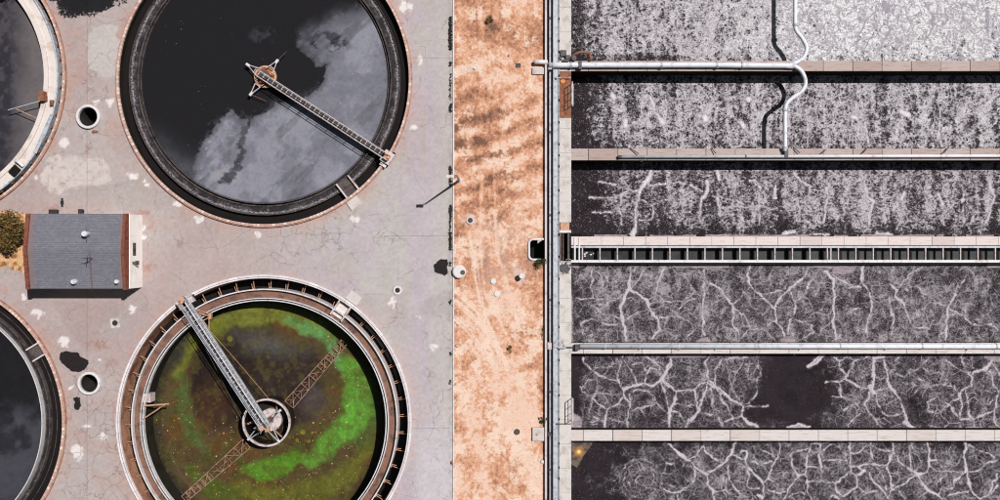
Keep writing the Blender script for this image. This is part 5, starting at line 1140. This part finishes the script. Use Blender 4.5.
def roof_mat():
    t = NT('shingles', .9, .2); sx = t.n('ShaderNodeSeparateXYZ'); t.L(t.pos, sx.inputs[0])
    row = t.math('DIVIDE', sx.outputs[1], .34); fr = t.math('FRACT', row)
    bk = t.n('ShaderNodeTexBrick'); t.L(t.pos, bk.inputs['Vector']); bk.inputs['Scale'].default_value = 1; bk.inputs['Brick Width'].default_value = .3; bk.inputs['Row Height'].default_value = .17; bk.inputs['Mortar Size'].default_value = .012
    bk.inputs['Color1'].default_value = C(140,141,150); bk.inputs['Color2'].default_value = C(124,125,134); bk.inputs['Mortar'].default_value = C(98,98,110)
    n1 = t.noise(.8, 6, .7); n2 = t.noise(12, 4, .8)
    c = t.mix(t.math('MULTIPLY', t.smooth(n1.outputs[0], .42, .7), .5), bk.outputs['Color'], C(116,114,124))
    c = t.mix(t.math('MULTIPLY', t.math('LESS_THAN', fr, .14), .35), c, C(96,98,110))
    # rust wash beside the brick ends
    xr = t.n('ShaderNodeMapRange'); t.L(t.math('ADD', sx.outputs[0], t.math('MULTIPLY', n1.outputs[0], .5)), xr.inputs[0])
    e1 = t.smooth(t.math('ADD', sx.outputs[0], t.math('MULTIPLY', n1.outputs[0], .6)), bx0+.95, bx0+.45); e2 = t.smooth(t.math('ADD', sx.outputs[0], t.math('MULTIPLY', n1.outputs[0], .6)), bx1-.15, bx1+.25)
    c = t.mix(t.math('MULTIPLY', t.math('MAXIMUM', e1, e2), .6), c, C(150,118,108))
    st = t.math('MULTIPLY', t.smooth(t.math('ABSOLUTE', t.math('SUBTRACT', sx.outputs[0], W(92,0,HB).x)), .14, .02), t.smooth(sx.outputs[1], by0-3.0, by0-4.2)); c = t.mix(t.math('MULTIPLY', st, .6), c, C(110,74,66))
    cr_ = t.n('ShaderNodeTexVoronoi', feature='DISTANCE_TO_EDGE'); t.L(t.warp(t.pos, .8, .6), cr_.inputs['Vector']); cr_.inputs['Scale'].default_value = .22
    c = t.mix(t.math('MULTIPLY', t.smooth(cr_.outputs[0], .004, .001), .12), c, C(62,58,64))
    c = t.mix(1.0, c, t.math('MULTIPLY_ADD', n2.outputs[0], .7, .66), 'MULTIPLY'); t.color(c); return t.m
M['roof'] = roof_mat()
b = MB()
b.add([(bx0,by0,HB),(bx1,by0,HB),(bx1,ry,rz),(bx0,ry,rz),(bx0,by1,HB),(bx1,by1,HB),(bx0,by0,HB-.12),(bx1,by0,HB-.12),(bx0,by1,HB-.12),(bx1,by1,HB-.12)],
      [(0,3,2,1),(3,4,5,2),(0,1,7,6),(4,8,9,5),(6,7,9,8),(0,6,8,4,3),(1,2,5,9,7)])
rf = mk('roof', b, M['roof'], hut)
mk('gable_end', gable(bx0-.36, bx0-.003, by0+.02, by1-.06, .0, HB+.2, rz+.2), M['brick'], hut)
mk('gable_end', gable(bx1+.003, bx1+.28, by0+.02, by1-.12, HB-.5, HB+.2, rz+.2), M['brick'], hut)
EX = bx1+.36
b = MB(); b.box(bx1+.2, by1-.02, 0, EX, by0+.0, HB-.505); mk('east_wall', b, M['cream_wall'], hut)
b = MB(); b.box(EX, W(0,255.5).y, 1.6, EX+.03, W(0,243).y, 2.3); mk('vent_slot', b, M['launder_grey'], hut)
b = MB(); yl = W(0,262.5).y; b.box(EX, yl-.12, 2.2, EX+.42, yl+.12, 2.42); b.box(EX+.18,yl-.2,2.0,EX+.5,yl+.2,2.2); mk('wall_lamp', b, M['dark_metal'], hut)
b = MB(); b.box(EX, by1+.5, 0, EX+.012, by1+1.5, 2.1); dr = mk('door', b, M['cream_wall'], hut)
def vent(px_, py_, r, h, lab, cap=True):
    p = W(px_, py_, HB+h); e = empty('roof_vent', (p.x,p.y,HB)); b = MB(); b.cyl(p.x,p.y,HB-.1,HB+h,r*.75,16); e.parent = None
    b2 = MB(); b2.cyl(p.x,p.y,HB+h*.8,HB+h,r,18,r*.85); return b, b2
for (a_, c_, r_, h_) in ((83.6,233.8,.30,.85),(71.8,281.8,.27,.6),(115,281.8,.22,.5)):
    p = W(a_, c_, HB+.3+h_); zb = HB+ (.5*(1-abs(p.y-ry)/3.7)); b = MB(); b.cyl(p.x,p.y,zb-.1,zb+h_*.9,r_*.7,16); vt = mk('roof_vent', b, M['white_paint'], rf)
    b = MB(); b.cyl(p.x,p.y,zb+h_*.75,zb+h_,r_,18,r_*.8)
    # sub-part would go too deep: the cap joins the vent's own level
    mk('vent_cap', b, M['white_paint'], rf)
b = MB(); p = W(92, 258.5, HB+.6); b.tube([(p.x,p.y,HB+.4),(p.x,p.y,HB+2.1)], .035, 6); b.tube([(p.x-.5,p.y,HB+1.9),(p.x+.5,p.y+.1,HB+1.9)], .025, 6); b.tube([(p.x-.1,p.y-.45,HB+1.6),(p.x+.1,p.y+.45,HB+1.6)], .025, 6)
b.tube([(p.x,p.y,HB+1.5),(p.x-.6,p.y-.3,HB+.5)], .02, 5); mk('antenna', b, M['dark_metal'], rf)
b = MB(); p = W(88.3, 234.5, HB+.6); b.tube([(p.x,p.y-.6,HB+.95),(p.x,p.y+.6,HB+.95)], .03, 6); b.tube([(p.x-.35,p.y,HB+.95),(p.x+.35,p.y,HB+.95)], .03, 6); b.tube([(p.x,p.y,HB+.3),(p.x,p.y,HB+.95)], .03, 6); mk('antenna', b, M['dark_metal'], rf)
# little boxes north of the hut
for (a_, c_, w_, h_, lab) in ((53, 211.5, .8, .35, 'wide dark meter box against the north side of the hut'), (80.5, 211.2, .4, .35, 'narrow dark meter box against the north side of the hut')):
    p = W(a_, c_, .4); b = MB(); b.box(p.x-w_/2,p.y-h_/2,0,p.x+w_/2,p.y+h_/2,.4); b.box(p.x-w_/2-.03,p.y-h_/2-.03,.4,p.x+w_/2+.03,p.y+h_/2+.03,.44); tag(mk('meter_box', b, M['dark_grey']), lab, 'box')
b = MB(); p = W(62.2, 202.5, 0); b.box(p.x-.1,p.y-.45,0,p.x+.1,p.y+.45,.03); b.box(p.x-.16,p.y-.2,0.005,p.x+.16,p.y+.15,.05); tag(mk('post_shadow_mark', b, M['dark_grey']), 'narrow dark mark painted as a post shadow on the pavement north of the hut', 'shadow mark')  # flat dark mark painted in place of a post's cast shadow

# ------------------------------------------------------------ manholes, shafts, lids
shm = weathered('shaft_ring_white', C(240,236,236), C(210,198,194), .35, 3)
def shaft(px_, py_, r, lab):
    p = W(px_, py_, 0); e = empty('open_shaft', (p.x,p.y,0)); tag(e, lab, 'shaft', 'open round shafts in the pavement')
    b = MB(); b.lathe(p.x,p.y,[(r-.26,.0),(r,.0),(r,.3),(r-.06,.35),(r-.22,.35),(r-.26,.3)],48); mk('ring', b, shm, e)
    b = MB(); b.lathe(p.x,p.y,[(r-.28,-3.0),(r-.05,-3.0),(r-.05,-.02),(r-.28,-.02)],48); mk('shaft_wall', b, M['dark_grey'], e)  # wall coloured dark to deepen the shade down the shaft
    b = MB(); b.cyl(p.x,p.y,-3.1,-2.4,r-.28,40); mk('bottom', b, M['wet_dark'], e)
    b = MB(); b.tube([(p.x-.2,p.y-.3,-2.3),(p.x+.15,p.y-.1,-1.9),(p.x+.4,p.y+.2,-1.9)], .1, 8); mk('pipe_elbow', b, M['tan_steel'], e)
shaft(89, 117, 1.2, 'open round shaft with a white ring between the two upper tanks'); shaft(90, 383, 1.15, 'open round shaft with a white ring between the two lower tanks')
def lid(px_, py_, r, z, m, lab, name='manhole_lid', hole=None, cat='manhole', grp=None):
    p = W(px_, py_, z); b = MB(); b.cyl(p.x,p.y,-.05,z,r,28,r*.97); o = tag(mk(name, b, m), lab, cat, grp)
    return o, p
e = empty('manhole', W(115,323,0)); tag(e, 'square pale manhole frame with a round brown lid in the pavement south of the hut', 'manhole')
p = W(115,323,.05); b = MB(); b.box(-.45,-.5,0,.45,.5,.06, Matrix.Translation((p.x,p.y,0)) @ Matrix.Rotation(R(8),4,'Z')); mk('frame', b, M['pale_concrete'], e)
b = MB(); b.cyl(p.x,p.y,.055,.09,.27,24); mk('cover', b, M['dark_grey'], e)
def ringlid(px_, py_, ro_, ri, lab, mr, mi, z=.1):
    e = empty('manhole', W(px_,py_,0)); tag(e, lab, 'manhole', 'round manholes'); p = W(px_,py_,z)
    b = MB(); b.lathe(p.x,p.y,[(ri,0),(ro_,0),(ro_*.97,z),(ri,z)],32); mk('ring', b, mr, e); b = MB(); b.cyl(p.x,p.y,-.02,z*.6,ri,24); mk('cover', b, mi, e)
ringlid(397.5, 290.3, .44, .26, 'small white-ringed manhole on the lilac pavement right of the algae tank', M['white_paint'], M['launder_grey'])
ringlid(470.2, 220.3, .42, .25, 'small white-ringed manhole lying in the brown dirt', M['pale_concrete'], M['launder_grey'])
ringlid(517, 432, .30, .24, 'small dark manhole lying in the brown dirt near the square pad', M['launder_grey'], M['launder_grey'])
# white tank lid on the kerb
e = empty('round_cap', W(459.2,271.8,0)); tag(e, 'white round cap with a dark off-centre hatch beside the kerb', 'cap')
p = W(459.2,271.6,.45); b = MB(); b.cyl(p.x,p.y,-.1,.4,.66,40); b.cyl(p.x,p.y,.4,.47,.66,40,.56); mk('shell', b, shm, e)
p2 = W(462.7,272.5,.5); b = MB(); b.cyl(p2.x,p2.y,.472,.5,.24,24); mk('hatch', b, M['launder_grey'], e)
b = MB(); p = W(521.8,276.0,.9); b.cyl(p.x,p.y,-.05,.85,.24,24); b.cyl(p.x,p.y,.85,.92,.3,24,.25); tag(mk('standpipe', b, shm), 'short white standpipe with a black shadow, standing in the dirt', 'standpipe')
lid(493.4, 281.2, .28, .12, shm, 'flat white disc in the dirt, the upper of two', 'ground_marker', cat='marker', grp='white round markers in the dirt')
lid(497.3, 293.8, .31, .12, shm, 'flat white disc in the dirt, the lower of two', 'ground_marker', cat='marker', grp='white round markers in the dirt')
b = MB(); p = W(518.3, 65.2, .1); b.box(p.x-.22,p.y-.2,-.02,p.x+.22,p.y+.2,.08); b.box(p.x-.15,p.y-.13,.08,p.x+.15,p.y+.13,.1); tag(mk('valve_cover', b, M['launder_grey']), 'small square grey valve cover in the dirt left of the thick pipe', 'cover')
def stone(px_, py_, sx_, sy_, lab, m='white_paint', seed=1, h=.14):
    rn = random.Random(seed); p = W(px_, py_, h); b = MB(); n = 9
    r1_ = [(rn.uniform(.75,1.15), 2*PI*k/n) for k in range(n)]
    v = [(p.x+sx_*q*math.cos(a), p.y+sy_*q*math.sin(a), 0) for q, a in r1_]+[(p.x+.7*sx_*q*math.cos(a), p.y+.7*sy_*q*math.sin(a), h) for q, a in r1_]+[(p.x,p.y,h*1.15)]
    b.add(v, [(k,(k+1)%n,(k+1)%n+n,k+n) for k in range(n)]+[(k+n,(k+1)%n+n,2*n) for k in range(n)]+[tuple(range(n-1,-1,-1))]); tag(mk('stone', b, M[m], None, True), lab, 'stone')
stone(474.5, 68.2, .24, .14, 'white stone lying in the dirt left of the square grey cover', seed=4)
stone(542.7, 462.3, .26, .24, 'pale round stone at the edge of the dirt below the square pad', seed=5)
stone(477.8, 223.2, .12, .15, 'small pale stone next to the white-ringed manhole in the dirt', 'pale_concrete', 6)
stone(457, 346, .18, .2, 'pale stone in the dirt next to the kerb', 'pale_concrete', 8)
stone(94, 131.5, .35, .18, 'reddish brown clod on the pavement below the upper open shaft', 'rust', 9)
stone(452, 463, .18, .22, 'brown clod on the kerb low in the photo', 'rust', 10)
stone(508.5, 55.5, .08, .08, 'tiny grey stone in the dirt near the grey cover', 'launder_grey', 12)
# dark puddles
t = NT('oily_puddle', .7, .1); t.color(t.mix(t.smooth(t.noise(2, 4).outputs[0], .4, .7), C(42,37,38), C(48,41,41))); M['puddle'] = t.m
def puddle(pts, lab, seed):
    rn = random.Random(seed); P_ = [W(a, c_, .006) for a, c_ in pts]; out = []
    for i in range(len(P_)):
        a, c_ = P_[i], P_[(i+1)%len(P_)]
        for k in range(6):
            q = a.lerp(c_, k/6); out.append((q.x+rn.uniform(-.045,.045), q.y+rn.uniform(-.045,.045)))
    b = MB(); b.prism(out, .001, .006); tag(mk('puddle', b, M['puddle']), lab, 'puddle', 'black oily puddles on the pavement')
puddle([(59.5,358),(60,353),(66,350.7),(72,352),(78,352.5),(81,357),(88,360),(88.5,364),(84,370),(80,372),(73,372),(66,366.5),(61,362)], 'large black oily puddle just above the lower open shaft', 1)
puddle([(73,398),(76,397),(80,397.5),(80,402),(81,406),(78.5,410),(75,409.5),(73.5,406),(75,402)], 'small black oily puddle just below the lower open shaft', 2)
puddle([(433.5,265),(436,263),(438,260.5),(442,259),(447,259.5),(448,264),(447,268),(448,273),(445,276),(441,274),(437,273),(434.5,272),(434,268)], 'black oily puddle left of the white round cap', 3)
# lamp post
lp = empty('lamp_post', W(459.5,180.3,0)); tag(lp, 'tall white lamp post with a single arm, throwing a long shadow over the kerb', 'street lamp')
p = W(459.5,180.3,0); HT = 7.3
b = MB(); b.cyl(p.x,p.y,0,HT,.13,14,.07); mk('pole', b, M['pale_metal'], lp)
b = MB(); b.cyl(p.x,p.y,0,.25,.26,14,.2); mk('base', b, M['white_paint'], lp)
hd = W(449.8,176.4,HT); b = MB(); b.tube([(p.x,p.y,HT-.15),(p.x-.2,p.y-.05,HT),(hd.x+.35,hd.y,HT+.02)], .04, 8); mk('arm', b, M['pale_metal'], lp)
b = MB(); Mx = Matrix.Translation((hd.x,hd.y,HT)); b.box(-.32,-.14,-.08,.34,.14,.06,Mx); b.box(-.24,-.1,.06,.26,.1,.1,Mx); mk('lamp_head', b, M['white_paint'], lp)

# ------------------------------------------------------------ plants
def leaf_mat(name, cols):
    t = NT(name, .7, .2); oi = t.n('ShaderNodeNewGeometry'); r_ = t.n('ShaderNodeValToRGB'); t.L(oi.outputs['Random Per Island'], r_.inputs[0])
    cr_ = r_.color_ramp; cr_.elements[0].color = cols[0]; cr_.elements[1].color = cols[-1]
    for i, c_ in enumerate(cols[1:-1]): e_ = cr_.elements.new((i+1)/(len(cols)-1)); e_.color = c_
    t.color(r_.outputs[0]); return t.m
M['leaf_autumn'] = leaf_mat('leaf_autumn', [(.03,.035,.012,1),(.07,.06,.02,1),(.16,.10,.03,1),(.30,.16,.05,1)])
M['leaf_green'] = leaf_mat('leaf_green', [(.02,.03,.012,1),(.05,.07,.02,1),(.10,.11,.03,1)])
M['leaf_dark'] = leaf_mat('leaf_dark', [(.012,.012,.010,1),(.03,.025,.018,1),(.06,.045,.03,1)])
M['bark'] = weathered('bark', (.10,.07,.05,1), (.05,.035,.025,1), .5, 4)
def crown(b, c, r3, n, size, rn, clumps=14):
    cl = []
    for _ in range(clumps):
        d = Vector((rn.gauss(0,1),rn.gauss(0,1),rn.gauss(0,.8))).normalized()*rn.uniform(.45,.95)
        cl.append((Vector((c[0]+d.x*r3[0], c[1]+d.y*r3[1], c[2]+d.z*r3[2])), rn.uniform(.22,.42)))
    for _ in range(n):
        cc, cr_ = rn.choice(cl); d = Vector((rn.gauss(0,1),rn.gauss(0,1),rn.gauss(0,1))).normalized()*(rn.random()**.4)*cr_
        q = cc+Vector((d.x*r3[0],d.y*r3[1],d.z*r3[2])); q.z = max(q.z, .03)
        nrm = Vector((rn.gauss(0,1),rn.gauss(0,1),rn.gauss(.6,.8))).normalized(); u = nrm.orthogonal().normalized(); u.rotate(Matrix.Rotation(rn.random()*6.28,3,nrm)); v_ = nrm.cross(u)
        s_ = size*rn.uniform(.6,1.3); b.add([q-u*s_, q-v_*s_*.45, q+u*s_, q+v_*s_*.45], [(0,1,2,3)])
def tree(name, px_, py_, hgt, r3, n, size, mat_, lab, cat, seed, clumps=14, grp=None):
    rn = random.Random(seed); base = W(px_, py_, 0); e = empty(name, base); tag(e, lab, cat, grp)
    b = MB(); crown(b, (base.x,base.y,hgt), r3, n, size, rn, clumps); mk('crown', b, M[mat_], e)
    b = MB(); b.tube([(base.x,base.y,0),(base.x+.05,base.y,hgt*.5),(base.x,base.y+.05,hgt)], [max(.04,hgt*.035),max(.03,hgt*.025),.02], 8)
    for k in range(5):
        a = k*1.26+rn.random(); b.tube([(base.x,base.y,hgt*.45+.05*k),(base.x+r3[0]*.6*math.cos(a),base.y+r3[1]*.6*math.sin(a),hgt+r3[2]*.2)], [.02+hgt*.012,.015], 6)
    mk('trunk', b, M['bark'], e); return e
tree('bush_tree', 15, 231, 1.6, (2.3,2.2,1.4), 5200, .12, 'leaf_autumn', 'bushy green and orange tree against the west wall of the hut', 'tree', 5, 20)
tree('shade_tree', 115, -28, 6.0, (5.0,2.4,1.7), 11000, .17, 'leaf_green', 'leafy tree just outside the top edge, throwing its shadow on the pavement', 'tree', 6, 26)
tree('shade_tree', 10, -28, 5.0, (2.2,1.7,1.3), 3500, .16, 'leaf_green', 'leafy tree just outside the top left corner, shading the cream ring tank', 'tree', 8, 16)
tree('shrub', 490, 22.5, .3, (.55,.65,.25), 260, .07, 'leaf_autumn', 'low brown weed clump high in the dirt strip', 'shrub', 11, 8)
tree('shrub', 541, 262.5, .45, (.75,.5,.35), 520, .08, 'leaf_green', 'dark green shrub growing below the sunken chamber', 'shrub', 12, 8)
tree('shrub', 510.5, 348, .25, (.28,.4,.2), 140, .06, 'leaf_autumn', 'tiny green weed in the dirt at the end of the wheel tracks', 'shrub', 13, 6)
tree('shrub', 543.6, 420, .4, (.36,.55,.3), 340, .07, 'leaf_green', 'green shrub above the square pad by the dirt edge', 'shrub', 14, 7)
tree('shrub', 543.5, 333, .2, (.18,.7,.15), 180, .05, 'leaf_green', 'sparse yellowish weed along the thin white wall', 'shrub', 15, 9)
rn = random.Random(21); b = MB()
y_ = -60
for (ya, yb_, dens) in ((17,28,1.0),(28,50,1.0),(62,66,.5),(74,100,.25),(104,112,.6),(166,186,.6),(205,214,.7),(214,232,.35),(232,250,.7),(262,266,.4),(300,306,.3),(352,356,.4),(380,384,.4),):
    for k in range(int((yb_-ya)*16*dens**1.5)):
        q = W(450.6+rn.gauss(0,.6), rn.uniform(ya,yb_), 0); s_ = rn.uniform(.05,.13); a = rn.random()*6.28; z_ = rn.uniform(.01,.2)
        b.add([(q.x+s_*math.cos(a),q.y+s_*math.sin(a),z_),(q.x-s_*.5*math.sin(a),q.y+s_*.5*math.cos(a),z_+.02),(q.x-s_*math.cos(a),q.y-s_*math.sin(a),z_),(q.x+s_*.5*math.sin(a),q.y-s_*.5*math.cos(a),z_+.03)], [(0,1,2,3)])
tag(mk('kerb_weeds', b, M['leaf_dark']), 'dark dried weeds in patches along the foot of the white kerb', 'weeds', kind='stuff')
b = MB()
for k in range(2600):
    q = W(rn.uniform(-15,29), rn.uniform(248,275), 0)
    if q.y < W(0,262+q.x*0-0+ (rn.random()*12)).y and rn.random() < .5: continue
    s_ = rn.uniform(.05,.14); a = rn.random()*6.28; z_ = rn.uniform(.03,.2)
    b.add([(q.x,q.y,.0),(q.x+.02,q.y+.01,.0),(q.x+s_*math.cos(a),q.y+s_*math.sin(a),z_)], [(0,1,2)])
tag(mk('dry_grass', b, leaf_mat('straw', [(.30,.20,.11,1),(.50,.36,.22,1),(.66,.5,.34,1)])), 'dry straw coloured grass beside the hut below the orange tree', 'grass', kind='stuff')
b = MB()
for k in range(420):
    q = W(564+rn.gauss(0,2.6), 268+rn.gauss(0,1.8), ZT)
    if not (559.8 < 500+q.x*10*90/89.8 < 571): continue
    s_ = rn.uniform(.04,.09); b.box(q.x-s_,q.y-s_*.7,ZT,q.x+s_,q.y+s_*.7,ZT+s_)
tag(mk('gravel_heap', b, M['dark_metal']), 'dark grit spread on the walkway just below the sluice slots', 'gravel', kind='stuff')
